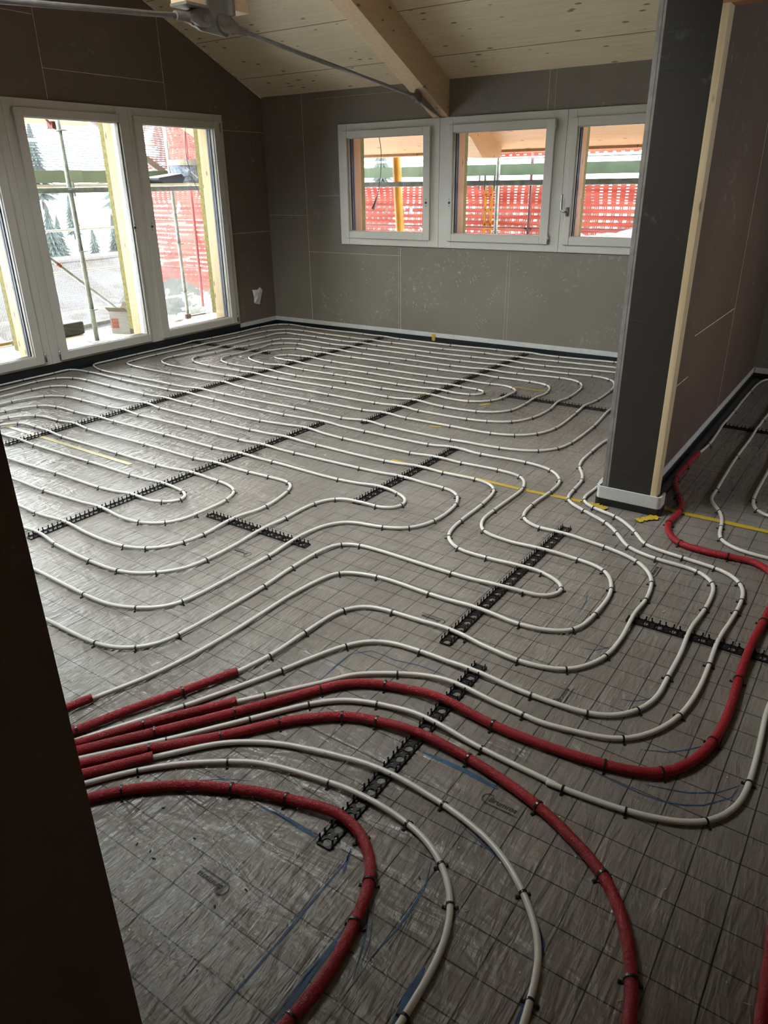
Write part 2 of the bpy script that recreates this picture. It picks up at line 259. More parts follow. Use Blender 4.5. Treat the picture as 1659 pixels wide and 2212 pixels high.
# ---------------- surveyed floor layout, metres ----------------
PIPES=[
 ('c1',[(4.508,-5.278),(4.539,-5.15),(4.549,-4.97),(4.572,-4.769),(4.641,-4.691),(4.74,-4.678),(4.985,-4.671),(5.063,-4.681),(5.273,-4.707),(5.431,-4.666),(5.485,-4.598),(5.517,-4.519),(5.527,-4.346),(5.518,-4.205),(5.525,-4.072),(5.508,-3.925),(5.486,-3.862),(5.407,-3.772),(5.241,-3.711),(5.038,-3.685),(4.919,-3.685),(4.804,-3.617),(4.778,-3.456),(4.791,-3.246),(4.775,-3.06),(4.674,-2.936),(4.501,-2.893),(4.215,-2.909),(4.017,-2.893),(3.852,-2.918),(3.361,-2.911),(2.941,-2.887),(2.645,-2.899),(1.92,-2.872),(1.59,-2.847),(1.373,-2.852),(0.769,-2.838),(0.278,-2.808),(0.035,-2.833),(0.035,-3.001),(0.035,-3.291),(0.035,-3.462),(0.04,-3.7),(0.04,-5.2),(0.12,-5.36),(0.3,-5.43),(3.4,-5.44),(3.668,-5.436),(3.955,-5.432),(4.042,-5.412),(4.103,-5.373),(4.149,-5.318),(4.169,-5.234),(4.19,-4.799),(4.183,-4.616),(4.189,-4.471),(4.224,-4.321),(4.307,-4.287),(4.782,-4.292),(4.995,-4.285),(5.099,-4.274),(5.171,-4.264),(5.223,-4.221),(5.229,-4.163),(5.186,-4.116),(5.101,-4.083),(4.999,-4.087),(4.843,-4.087),(4.696,-4.079),(4.597,-3.996),(4.579,-3.946),(4.564,-3.814),(4.562,-3.584),(4.533,-3.373),(4.461,-3.303),(4.372,-3.285),(4.172,-3.293),(3.994,-3.294),(3.787,-3.311),(3.26,-3.296),(2.954,-3.282),(2.683,-3.285),(2.304,-3.273),(1.742,-3.252),(1.578,-3.23),(1.339,-3.247),(0.769,-3.216),(0.558,-3.212),(0.429,-3.289),(0.403,-3.446),(0.402,-3.71),(0.4,-3.95),(0.4,-4.8),(0.48,-4.95),(0.62,-5),(2.6,-5.01),(2.837,-5.008),(2.954,-5.005),(3.111,-5.032),(3.39,-5.047),(3.569,-5.04),(3.661,-5.011),(3.725,-4.961),(3.793,-4.881),(3.82,-4.764),(3.818,-4.407),(3.824,-4.245),(3.83,-4.031),(3.884,-3.921),(4.118,-3.887),(4.188,-3.872),(4.232,-3.807),(4.196,-3.719),(4.124,-3.687),(3.994,-3.666),(3.732,-3.692),(3.231,-3.674),(2.941,-3.672),(2.735,-3.677),(2.271,-3.661),(1.735,-3.652),(1.578,-3.65),(1.28,-3.649),(1.047,-3.641),(0.892,-3.699),(0.812,-3.913),(0.82,-4.15),(0.82,-4.5),(0.88,-4.62),(1,-4.67),(1.9,-4.67),(2.161,-4.665),(2.475,-4.672),(2.948,-4.658),(3.124,-4.674),(3.246,-4.665),(3.361,-4.6),(3.421,-4.453),(3.412,-4.241),(3.366,-4.126),(3.302,-4.088),(3.186,-4.066),(2.958,-4.06),(2.683,-4.078),(2.311,-4.067),(1.725,-4.053),(1.373,-4.021),(1.184,-4.032),(1.131,-4.102),(1.1,-4.15),(1.15,-4.21),(1.293,-4.232),(1.72,-4.251),(2.29,-4.256),(2.684,-4.268),(2.958,-4.26),(3.13,-4.274),(3.184,-4.298),(3.214,-4.363),(3.145,-4.436),(3.072,-4.461),(2.956,-4.456),(2.693,-4.483),(2.298,-4.479),(1.823,-4.486),(1.3,-4.49),(1.12,-4.45),(1.02,-4.33),(1,-4.2),(0.986,-4.052),(0.997,-3.998),(1.121,-3.857),(1.369,-3.845),(1.555,-3.838),(1.722,-3.858),(2.319,-3.865),(2.783,-3.878),(2.969,-3.873),(3.228,-3.873),(3.374,-3.868),(3.535,-3.872),(3.578,-3.905),(3.606,-3.979),(3.646,-4.189),(3.616,-4.377),(3.617,-4.592),(3.602,-4.699),(3.568,-4.772),(3.504,-4.836),(3.402,-4.877),(3.224,-4.884),(2.934,-4.862),(2.711,-4.873),(2.552,-4.864),(2.3,-4.86),(0.82,-4.86),(0.68,-4.8),(0.61,-4.68),(0.61,-4),(0.605,-3.829),(0.604,-3.739),(0.678,-3.505),(0.839,-3.422),(1.048,-3.423),(1.368,-3.436),(1.563,-3.434),(1.755,-3.454),(2.268,-3.464),(2.768,-3.48),(2.953,-3.479),(3.242,-3.485),(3.73,-3.488),(4.005,-3.479),(4.293,-3.491),(4.361,-3.506),(4.409,-3.554),(4.451,-3.648),(4.456,-3.882),(4.396,-4.012),(4.286,-4.073),(4.106,-4.117),(4.032,-4.229),(4.021,-4.361),(4.026,-4.595),(4.002,-5.065),(3.96,-5.14),(3.882,-5.194),(3.784,-5.233),(3.62,-5.24),(3.269,-5.227),(2.9,-5.22),(0.4,-5.22),(0.26,-5.16),(0.2,-5),(0.2,-3.8),(0.215,-3.6),(0.184,-3.262),(0.22,-3.098),(0.356,-3.017),(0.535,-3.007),(0.867,-3.026),(1.321,-3.049),(1.581,-3.044),(1.879,-3.06),(2.599,-3.096),(2.938,-3.064),(3.325,-3.104),(3.838,-3.11),(4.009,-3.1),(4.186,-3.102),(4.417,-3.093),(4.568,-3.116),(4.618,-3.181),(4.649,-3.271),(4.645,-3.618),(4.652,-3.759),(4.709,-3.856),(4.83,-3.884),(4.986,-3.89),(5.183,-3.89),(5.315,-3.926),(5.387,-4.062),(5.394,-4.279),(5.365,-4.427),(5.279,-4.482),(5.184,-4.497),(5.001,-4.485),(4.788,-4.486),(4.536,-4.483),(4.38,-4.543),(4.35,-4.641),(4.33,-4.78),(4.32,-5.178),(4.286,-5.417),(4.215,-5.635)],[[(4.508,-5.278),(4.436,-5.452),(4.367,-5.603),(4.309,-5.757),(4.275,-5.837)],[(4.215,-5.635),(4.194,-5.706),(4.172,-5.787)]]),
 ('c2',[(4.301,-5.876),(4.321,-5.835),(4.344,-5.781),(4.492,-5.497),(4.628,-5.189),(4.654,-5.119),(4.724,-4.956),(4.788,-4.877),(4.862,-4.848),(4.965,-4.842),(5.161,-4.842),(5.386,-4.853),(5.566,-4.841),(5.633,-4.815),(5.692,-4.742),(5.723,-4.645),(5.724,-4.525),(5.727,-4.353),(5.719,-4.201),(5.732,-4.02),(5.731,-3.882),(5.718,-3.797),(5.643,-3.723),(5.463,-3.705),(5.33,-3.659),(5.243,-3.542),(5.163,-3.458),(5.025,-3.378),(4.905,-3.291),(4.885,-3.151),(4.873,-2.991),(4.831,-2.877),(4.788,-2.808),(4.766,-2.714),(4.759,-2.527),(4.765,-2.252),(4.83,-2),(4.84,-0.7),(4.78,-0.42),(4.58,-0.31),(4.197,-0.287),(3.675,-0.315),(3.271,-0.343),(2.94,-0.331),(2.497,-0.357),(1.894,-0.36),(1.353,-0.346),(0.992,-0.325),(0.673,-0.297),(0.431,-0.327),(0.297,-0.512),(0.282,-0.972),(0.238,-1.568),(0.212,-2.007),(0.23,-2.296),(0.271,-2.395),(0.412,-2.444),(0.96,-2.463),(1.436,-2.467),(1.58,-2.447),(1.872,-2.49),(2.564,-2.505),(3.051,-2.507),(3.238,-2.496),(3.435,-2.515),(3.783,-2.513),(4.083,-2.513),(4.232,-2.472),(4.343,-2.37),(4.396,-2.199),(4.392,-1.81),(4.381,-1.598),(4.401,-1.38),(4.402,-1.094),(4.391,-0.967),(4.354,-0.835),(4.289,-0.729),(4.118,-0.676),(3.92,-0.708),(3.522,-0.724),(3.254,-0.72),(2.895,-0.742),(2.414,-0.733),(1.839,-0.73),(1.378,-0.726),(0.951,-0.693),(0.751,-0.781),(0.723,-0.894),(0.688,-1.209),(0.648,-1.64),(0.628,-1.858),(0.672,-1.953),(0.778,-2.028),(1.033,-2.076),(1.422,-2.079),(1.637,-2.09),(1.892,-2.111),(2.47,-2.105),(3.017,-2.119),(3.266,-2.099),(3.518,-2.135),(3.771,-2.115),(3.887,-2.065),(3.97,-1.965),(3.991,-1.771),(3.991,-1.592),(4.001,-1.36),(3.974,-1.253),(3.922,-1.162),(3.753,-1.126),(3.472,-1.129),(3.248,-1.126),(2.892,-1.14),(2.378,-1.131),(1.938,-1.123),(1.459,-1.113),(1.215,-1.078),(1.144,-1.119),(1.098,-1.17),(1.05,-1.389),(1.076,-1.609),(1.144,-1.675),(1.398,-1.749),(1.613,-1.733),(1.876,-1.754),(2.21,-1.748),(2.867,-1.756),(3.228,-1.742),(3.344,-1.756),(3.521,-1.736),(3.587,-1.697),(3.595,-1.629),(3.568,-1.587),(3.502,-1.562),(3.354,-1.565),(3.242,-1.565),(3.017,-1.572),(2.432,-1.557),(1.956,-1.563),(1.734,-1.564),(1.513,-1.54),(1.31,-1.507),(1.268,-1.46),(1.335,-1.348),(1.501,-1.338),(1.887,-1.361),(2.407,-1.377),(2.923,-1.377),(3.26,-1.373),(3.508,-1.358),(3.633,-1.346),(3.723,-1.384),(3.773,-1.439),(3.787,-1.489),(3.777,-1.712),(3.733,-1.812),(3.6,-1.911),(3.28,-1.906),(2.828,-1.926),(2.466,-1.922),(1.96,-1.955),(1.636,-1.927),(1.432,-1.924),(1.108,-1.914),(0.968,-1.868),(0.886,-1.756),(0.867,-1.659),(0.891,-1.267),(0.852,-1.048),(0.933,-0.943),(1.078,-0.892),(1.419,-0.92),(1.936,-0.945),(2.442,-0.945),(2.909,-0.949),(3.253,-0.938),(3.544,-0.92),(3.911,-0.884),(4.028,-0.896),(4.114,-0.952),(4.171,-1.074),(4.196,-1.422),(4.178,-1.591),(4.197,-1.802),(4.171,-2.058),(4.091,-2.214),(3.945,-2.292),(3.804,-2.314),(3.411,-2.314),(3.259,-2.301),(3.024,-2.307),(2.585,-2.304),(1.868,-2.281),(1.617,-2.275),(1.42,-2.26),(1.054,-2.255),(0.635,-2.233),(0.476,-2.158),(0.425,-2.077),(0.421,-1.979),(0.476,-1.587),(0.487,-1.004),(0.506,-0.752),(0.496,-0.572),(0.573,-0.48),(0.74,-0.498),(1.009,-0.499),(1.39,-0.543),(1.832,-0.536),(2.471,-0.561),(2.903,-0.538),(3.259,-0.527),(3.636,-0.532),(4.254,-0.463),(4.42,-0.47),(4.56,-0.55),(4.63,-0.72),(4.64,-1.3),(4.57,-1.575),(4.599,-2.024),(4.594,-2.428),(4.562,-2.566),(4.48,-2.67),(4.377,-2.72),(4.258,-2.745),(3.927,-2.763),(3.415,-2.745),(3.252,-2.723),(3.044,-2.746),(2.602,-2.725),(1.877,-2.722),(1.61,-2.709),(1.444,-2.721),(1.257,-2.722),(0.739,-2.713),(0.315,-2.706),(0.05,-2.593),(0.035,-2.51),(0.035,-2.33),(0.035,-2.098),(0.036,-1.521),(0.057,-1.119),(0.085,-0.702),(0.077,-0.387),(0.124,-0.13),(0.252,-0.058),(0.529,-0.099),(1.361,-0.113),(1.852,-0.149),(2.47,-0.16),(2.966,-0.129),(3.269,-0.116),(3.607,-0.131),(4.111,-0.084),(4.75,-0.1),(4.9,-0.17),(4.97,-0.35),(4.975,-2.7),(4.964,-2.933),(4.976,-3.035),(4.965,-3.192),(4.974,-3.257),(5.052,-3.32),(5.181,-3.366),(5.314,-3.492),(5.384,-3.591),(5.557,-3.63),(5.694,-3.654),(5.761,-3.679),(5.81,-3.739),(5.832,-3.805),(5.837,-3.878),(5.835,-3.978),(5.818,-4.233),(5.823,-4.369),(5.824,-4.542),(5.806,-4.698),(5.765,-4.807),(5.695,-4.896),(5.644,-4.922),(5.572,-4.936),(5.45,-4.961),(5.404,-4.952),(5.277,-4.949),(5.142,-4.935),(5.047,-4.948),(4.966,-4.99),(4.838,-5.078),(4.806,-5.134),(4.671,-5.319),(4.618,-5.393)],[[(4.618,-5.393),(4.458,-5.628),(4.362,-5.791),(4.33,-5.841)]]),
 ('C',[(5.454,-0.05),(5.368,-0.071),(5.325,-0.258),(5.315,-0.547),(5.314,-1.18),(5.313,-1.545),(5.322,-2.019),(5.305,-2.213)],[[(5.305,-2.213),(5.296,-2.484),(5.297,-2.715),(5.325,-2.828),(5.374,-2.957),(5.414,-3.061),(5.427,-3.145),(5.421,-3.228),(5.414,-3.318),(5.439,-3.413),(5.513,-3.508),(5.719,-3.527),(5.821,-3.516),(5.882,-3.559),(5.92,-3.619),(5.946,-3.777),(5.935,-3.913),(5.932,-4.003),(5.921,-4.187),(5.921,-4.417),(5.927,-4.597),(5.916,-4.769),(5.886,-4.885),(5.86,-4.934),(5.829,-4.979),(5.76,-5.012),(5.684,-5.03),(5.571,-5.045),(5.489,-5.051),(5.348,-5.052),(5.135,-5.031),(5.043,-5.046),(4.969,-5.067),(4.898,-5.095),(4.841,-5.146),(4.805,-5.2),(4.651,-5.434),(4.514,-5.632),(4.391,-5.805),(4.355,-5.857),(4.329,-5.894)]]),
 ('x',[(5.516,-0.569),(5.523,-1.122),(5.518,-1.292),(5.515,-1.777),(5.508,-2.149),(5.516,-2.751),(5.522,-2.91),(5.589,-3.033),(5.617,-3.124),(5.632,-3.218),(5.653,-3.356),(5.743,-3.424),(5.865,-3.439),(5.975,-3.453),(6.084,-3.604),(6.126,-3.895),(6.081,-4.225),(6.035,-4.401),(6.023,-4.511),(6.029,-4.699),(6.031,-4.878),(6.02,-4.984),(5.967,-5.082),(5.915,-5.116),(5.868,-5.136),(5.782,-5.157),(5.617,-5.173),(5.541,-5.174),(5.617,-5.172),(5.365,-5.156),(5.172,-5.135),(5.087,-5.135),(4.997,-5.155),(4.893,-5.198),(4.816,-5.275),(4.709,-5.429),(4.566,-5.633),(4.418,-5.82),(4.379,-5.873)],[]),
 ('E',[(5.7,-1.772),(5.698,-2.312),(5.702,-2.796),(5.716,-2.878),(5.737,-2.926),(5.796,-2.974),(5.877,-2.964),(5.998,-2.997),(6.3,-3.05),(6.7,-3.05)],[]),
 ('z',[(5.8,-6.7),(5.785,-5.826),(5.771,-5.744),(5.76,-5.669),(5.73,-5.606),(5.66,-5.525),(5.565,-5.453),(5.471,-5.418),(5.374,-5.397),(5.175,-5.387),(5.021,-5.409),(4.921,-5.438),(5.02,-5.411),(4.887,-5.447),(4.796,-5.491),(4.715,-5.548),(4.654,-5.622),(4.592,-5.703)],[[(4.592,-5.703),(4.484,-5.855),(4.439,-5.914)]]),
 ('aa',[(5.5,-6.7),(5.579,-5.962),(5.577,-5.908),(5.579,-5.83),(5.569,-5.732),(5.537,-5.643),(5.464,-5.56),(5.401,-5.522),(5.33,-5.501),(5.188,-5.494),(5.075,-5.501),(4.854,-5.554),(4.784,-5.597),(4.681,-5.672),(4.594,-5.76),(4.515,-5.869),(4.472,-5.936)],[]),
 ('y',[],[[(5.85,-6.6),(5.954,-5.709),(5.928,-5.594),(5.879,-5.481),(5.798,-5.381),(5.706,-5.326),(5.588,-5.271),(5.354,-5.216),(5.175,-5.208),(5.045,-5.227),(4.989,-5.24),(4.941,-5.264),(4.845,-5.347),(4.799,-5.395),(4.693,-5.537),(4.558,-5.688),(4.446,-5.834),(4.402,-5.889)]]),
 ('ab',[],[[(5.3,-6.75),(5.397,-6.035),(5.403,-5.943),(5.382,-5.802),(5.35,-5.698),(5.326,-5.656),(5.259,-5.603),(5.193,-5.58),(5.11,-5.589),(5.017,-5.614),(4.933,-5.636),(4.868,-5.67),(4.803,-5.698),(4.744,-5.734),(4.673,-5.79),(4.625,-5.836),(4.574,-5.901),(4.528,-5.973)]]),
 ('corner',[],[[(6.1,-6.4),(6.166,-5.584),(6.162,-5.539),(6.159,-5.464),(6.157,-5.388),(6.152,-5.287),(6.2,-5),(6.4,-4.6)]]),
]
CLIPS={
 'h':[(-0.035,-3.291),(-0.078,-3.001),(0.006,-2.833),(0.278,-2.808),(0.769,-2.838),(1.373,-2.852),(1.92,-2.872),(1.92,-2.872),(2.645,-2.899),(3.361,-2.911),(3.852,-2.918),(4.215,-2.909),(4.501,-2.893),(4.674,-2.936),(4.775,-3.06),(4.791,-3.246),(4.778,-3.456),(4.804,-3.617),(4.919,-3.685),(5.241,-3.711),(5.407,-3.772),(5.508,-3.925),(5.525,-4.072),(5.517,-4.519),(5.431,-4.666),(5.273,-4.707),(5.063,-4.681),(4.74,-4.678),(4.572,-4.769),(4.55,-4.972),(4.549,-4.97),(4.539,-5.15),(4.436,-5.452),(4.309,-5.757)],
 'g':[(0.184,-3.262),(0.22,-3.098),(0.356,-3.017),(0.535,-3.007),(0.867,-3.026),(1.321,-3.049),(1.879,-3.06),(1.879,-3.06),(2.599,-3.096),(3.325,-3.104),(3.838,-3.11),(4.186,-3.102),(4.417,-3.093),(4.568,-3.116),(4.649,-3.271),(4.645,-3.618),(4.709,-3.856),(5.183,-3.89),(5.315,-3.926),(5.387,-4.062),(5.394,-4.279),(5.365,-4.427),(5.184,-4.497),(4.788,-4.486),(4.536,-4.483),(4.38,-4.543)],
 'f':[(0.403,-3.446),(0.429,-3.289),(0.558,-3.212),(0.769,-3.216),(1.742,-3.252),(2.304,-3.273),(2.683,-3.285),(3.26,-3.296),(3.787,-3.311),(4.172,-3.293),(4.372,-3.285),(4.533,-3.373),(4.562,-3.584),(4.564,-3.814),(4.597,-3.996),(4.696,-4.079),(4.843,-4.087),(5.101,-4.083),(5.229,-4.163),(5.099,-4.274),(4.782,-4.292),(4.307,-4.287),(4.224,-4.321),(4.189,-4.471),(4.183,-4.616),(4.19,-4.799),(4.169,-5.234),(4.103,-5.373),(3.955,-5.432)],
 'e':[(0.604,-3.739),(0.678,-3.505),(0.839,-3.422),(1.048,-3.423),(1.368,-3.436),(1.755,-3.454),(2.268,-3.464),(2.266,-3.458),(2.768,-3.48),(3.242,-3.485),(3.73,-3.488),(4.293,-3.491),(4.409,-3.554),(4.451,-3.648),(4.456,-3.882),(4.396,-4.012),(4.286,-4.073),(4.026,-4.595),(4.002,-5.065),(3.882,-5.194),(3.62,-5.24)],
 'd':[(0.812,-3.913),(0.892,-3.699),(1.047,-3.641),(1.28,-3.649),(1.735,-3.652),(2.271,-3.661),(2.735,-3.677),(2.735,-3.677),(3.231,-3.674),(3.732,-3.692),(4.124,-3.687),(4.232,-3.807),(4.118,-3.887),(3.884,-3.921),(3.83,-4.031),(3.824,-4.245),(3.82,-4.764),(3.725,-4.961),(3.569,-5.04),(3.39,-5.047),(3.111,-5.032)],
 'c':[(0.997,-3.998),(1.121,-3.857),(1.369,-3.845),(1.722,-3.858),(2.319,-3.865),(2.783,-3.878),(3.228,-3.873),(3.374,-3.868),(3.535,-3.872),(3.606,-3.979),(3.646,-4.189),(3.617,-4.592),(3.602,-4.699),(3.504,-4.836),(3.402,-4.877),(2.711,-4.873)],
 'b':[(1.184,-4.032),(1.373,-4.021),(1.725,-4.053),(2.311,-4.067),(2.683,-4.078),(3.186,-4.066),(3.366,-4.126),(3.412,-4.241),(3.421,-4.453),(3.361,-4.6),(3.246,-4.665),(2.475,-4.672)],
 'a':[(1.72,-4.251),(2.29,-4.256),(2.684,-4.268),(3.13,-4.274),(3.214,-4.363),(3.145,-4.436),(2.693,-4.483),(2.298,-4.479)],
 'i':[(0.315,-2.706),(0.739,-2.713),(1.257,-2.722),(1.875,-2.724),(1.877,-2.722),(2.602,-2.725),(3.044,-2.746),(3.415,-2.745),(3.927,-2.763),(4.258,-2.745),(4.48,-2.67),(4.562,-2.566),(4.594,-2.428),(4.599,-2.024)],
 'itop':[(4.111,-0.084),(3.607,-0.131),(2.966,-0.129),(2.47,-0.16),(1.852,-0.149),(1.361,-0.113),(0.529,-0.099),(0.252,-0.058),(0.124,-0.13),(0.077,-0.387),(0.085,-0.702),(0.057,-1.119),(0.036,-1.521),(0.019,-2.098),(0.006,-2.33),(0.052,-2.605)],
 'j':[(3.675,-0.315),(2.94,-0.331),(2.497,-0.357),(1.894,-0.36),(1.353,-0.346),(0.992,-0.325),(0.673,-0.297),(0.431,-0.327),(0.297,-0.512),(0.282,-0.972),(0.238,-1.568),(0.212,-2.007),(0.23,-2.296),(0.271,-2.395),(0.412,-2.444),(0.96,-2.463),(1.872,-2.49),(2.564,-2.505),(3.051,-2.507),(3.435,-2.515),(3.431,-2.511),(3.783,-2.513),(4.083,-2.513),(4.232,-2.472),(4.343,-2.37),(4.396,-2.199),(4.392,-1.81),(4.401,-1.38),(4.402,-1.094),(4.289,-0.729),(4.118,-0.676),(3.92,-0.708),(3.522,-0.724),(2.895,-0.742),(2.414,-0.733),(1.839,-0.73),(1.378,-0.726),(0.951,-0.693),(0.751,-0.781),(0.723,-0.894),(0.688,-1.209),(0.648,-1.64),(0.628,-1.858),(0.778,-2.028),(1.033,-2.076),(1.422,-2.079),(1.892,-2.111),(2.47,-2.105),(3.017,-2.119),(3.518,-2.135),(3.771,-2.115),(3.97,-1.965),(3.991,-1.771),(4.001,-1.36),(3.922,-1.162),(3.753,-1.126),(3.472,-1.129),(2.892,-1.14),(2.378,-1.131),(1.938,-1.123),(1.459,-1.113),(1.215,-1.078),(1.098,-1.17),(1.05,-1.389),(1.076,-1.609),(1.398,-1.749),(1.876,-1.754),(2.21,-1.748),(2.867,-1.756),(3.344,-1.756),(3.521,-1.736),(3.595,-1.629),(3.502,-1.562),(3.354,-1.565),(3.017,-1.572),(2.432,-1.557),(1.956,-1.563),(1.513,-1.54),(1.31,-1.507),(1.335,-1.348),(1.501,-1.338),(1.887,-1.361),(2.407,-1.377),(2.923,-1.377),(3.508,-1.358),(3.723,-1.384),(3.787,-1.489),(3.777,-1.712),(3.733,-1.812),(3.6,-1.911),(2.828,-1.926),(2.466,-1.922),(1.96,-1.955),(1.432,-1.924),(1.108,-1.914),(0.968,-1.868),(0.867,-1.659),(0.891,-1.267),(0.852,-1.048),(0.933,-0.943),(1.078,-0.892),(1.419,-0.92),(1.936,-0.945),(2.442,-0.945),(2.909,-0.949),(3.544,-0.92),(3.911,-0.884),(4.114,-0.952),(4.171,-1.074),(4.196,-1.422),(4.197,-1.802),(4.171,-2.058),(4.091,-2.214),(3.945,-2.292),(3.804,-2.314),(3.411,-2.314),(3.024,-2.307),(2.585,-2.304),(1.868,-2.281),(1.42,-2.26),(1.054,-2.255),(0.635,-2.233),(0.476,-2.158),(0.421,-1.979),(0.476,-1.587),(0.487,-1.004),(0.506,-0.752),(0.573,-0.48),(0.74,-0.498),(1.009,-0.499),(1.39,-0.543),(1.832,-0.536),(2.471,-0.561),(2.903,-0.538),(3.636,-0.532)],
 'A':[(4.759,-2.527),(4.788,-2.808),(4.873,-2.991),(4.885,-3.151),(4.905,-3.291),(5.025,-3.378),(5.163,-3.458),(5.243,-3.542),(5.33,-3.659),(5.463,-3.705),(5.643,-3.723),(5.718,-3.797),(5.732,-4.02),(5.725,-4.521),(5.724,-4.525),(5.692,-4.742),(5.566,-4.841),(5.386,-4.853),(4.965,-4.842),(4.724,-4.956),(4.628,-5.189),(4.492,-5.497)],
 'B':[(4.976,-3.035),(4.974,-3.257),(5.052,-3.32),(5.181,-3.366),(5.314,-3.492),(5.384,-3.591),(5.557,-3.63),(5.694,-3.654),(5.81,-3.739),(5.837,-3.878),(5.835,-3.978),(5.823,-4.369),(5.824,-4.379),(5.806,-4.698),(5.695,-4.896),(5.404,-4.952),(4.966,-4.99),(4.671,-5.319),(4.458,-5.628)],
 'C':[(5.315,-0.547),(5.314,-1.18),(5.322,-2.019),(5.296,-2.484),(5.297,-2.715),(5.374,-2.957),(5.427,-3.145),(5.414,-3.318),(5.513,-3.508),(5.719,-3.527),(5.932,-4.003),(5.921,-4.417),(5.923,-4.419),(5.916,-4.769),(5.829,-4.979),(5.684,-5.03),(5.348,-5.052),(4.969,-5.067),(4.805,-5.2),(4.805,-5.202),(4.651,-5.434),(4.514,-5.632)],
 'x':[(5.518,-1.292),(5.508,-2.149),(5.516,-2.751),(5.589,-3.033),(5.632,-3.218),(5.653,-3.356),(6.031,-4.878),(5.967,-5.082),(5.782,-5.157),(5.617,-5.173),(5.617,-5.172),(5.365,-5.156),(4.997,-5.155),(4.816,-5.275),(4.822,-5.279),(4.709,-5.429),(4.566,-5.633)],
 'E':[(5.702,-2.796),(5.737,-2.926)],
 'y':[(5.928,-5.594),(5.798,-5.381),(5.588,-5.271),(5.354,-5.216),(5.045,-5.227),(4.941,-5.264),(4.799,-5.395),(4.693,-5.537),(4.558,-5.688)],
 'z':[(5.771,-5.744),(5.66,-5.525),(5.374,-5.397),(5.372,-5.398)],
 'aa':[(5.577,-5.908),(5.537,-5.643),(5.464,-5.56),(5.33,-5.501),(5.075,-5.501),(4.784,-5.597),(4.594,-5.76)],
 'ab':[(5.397,-6.035),(5.382,-5.802),(5.35,-5.698),(5.259,-5.603),(5.017,-5.614),(4.868,-5.67),(4.869,-5.666),(4.625,-5.836)],
}
RAILS={'R1': [(1.538, -4.338), (1.636, -0.165)], 'R2': [(3.232, -2.754), (3.287, -0.142)], 'R3': [(2.935, -5.054), (2.994, -2.9)], 'R4': [(4.002, -3.901), (4.026, -2.862)], 'R5': [(5.008, -4.746), (5.021, -3.59)], 'R6': [(5.188, -5.673), (5.176, -4.787)], 'R7': [(0.047, -1.363), (1.122, -1.377)], 'R8': [(3.721, -1.606), (4.568, -1.601)], 'R9': [(3.461, -4.406), (4.102, -4.41)], 'R10': [(5.501, -4.228), (5.981, -4.228)], 'R11': [(5.313, -1.545), (5.63, -1.563)]}
TAPES={'t1': ([(1.146, -4.1), (2.518, -4.137)], 0.03), 't2': ([(0.228, -0.198), (1.335, -0.257)], 0.022), 't3': ([(2.521, -1.884), (3.294, -1.897), (3.644, -1.853)], 0.025), 't4': ([(3.623, -1.326), (3.963, -1.31)], 0.022), 't5': ([(3.707, -1.93), (3.748, -1.852)], 0.03), 't6': ([(3.651, -2.558), (3.728, -2.536)], 0.02), 't7': ([(3.796, -3.254), (4.041, -3.264), (4.364, -3.254), (4.661, -3.264), (4.906, -3.251), (5.031, -3.253)], 0.03), 't8': ([(5.305, -3.098), (5.395, -3.124), (5.601, -3.128), (5.82, -3.135), (5.904, -3.136)], 0.035), 't9': ([(5.037, -3.267), (5.107, -3.291)], 0.045), 't10': ([(5.275, -3.346), (5.348, -3.245)], 0.04)}
MARKS=[([(5.374, -6.06), (5.371, -6.021), (5.366, -5.949), (5.37, -5.853)], 0.012), ([(5.361, -6.063), (5.359, -5.953), (5.364, -5.835), (5.356, -5.755)], 0.004), ([(5.262, -6.134), (5.261, -6.052), (5.262, -5.935), (5.261, -5.763), (5.261, -5.672), (5.249, -5.639)], 0.004), ([(4.97, -5.661), (5.046, -5.654), (5.155, -5.656)], 0.008), ([(5.007, -5.656), (5.084, -5.66), (5.155, -5.661)], 0.004), ([(5.277, -5.708), (5.252, -5.643)], 0.004), ([(5.566, -5.934), (5.561, -5.865), (5.557, -5.797)], 0.016), ([(5.45, -5.842), (5.461, -5.756), (5.458, -5.628), (5.436, -5.563)], 0.004), ([(5.764, -5.803), (5.763, -5.755), (5.759, -5.717)], 0.008), ([(5.716, -5.574), (5.744, -5.61), (5.758, -5.652)], 0.008), ([(5.444, -5.426), (5.539, -5.453), (5.602, -5.478)], 0.005), ([(5.224, -5.252), (5.36, -5.25), (5.469, -5.261)], 0.012), ([(4.763, -5.154), (4.757, -5.064), (4.757, -4.977)], 0.004), ([(4.757, -4.977), (4.809, -4.919), (4.909, -4.92), (4.992, -4.901), (5.097, -4.9)], 0.003), ([(5.621, -4.708), (5.665, -4.692), (5.699, -4.659), (5.713, -4.631)], 0.003), ([(5.743, -4.899), (5.816, -4.866), (5.903, -4.774)], 0.003), ([(5.678, -5.059), (5.849, -5.062), (5.944, -5.017), (6.0, -4.949), (6.009, -4.905)], 0.003), ([(5.795, -5.027), (5.903, -4.992), (5.965, -4.951), (6.01, -4.892)], 0.003), ([(5.415, -4.503), (5.471, -4.488), (5.517, -4.427)], 0.003), ([(5.311, -4.125), (5.329, -4.192), (5.335, -4.287)], 0.003), ([(4.753, -5.694), (4.812, -5.644), (4.889, -5.605)], 0.003), ([(5.314, -5.664), (5.368, -5.729), (5.411, -5.805), (5.446, -5.9)], 0.003), ([(5.378, -5.723), (5.425, -5.806), (5.443, -5.868)], 0.003)]
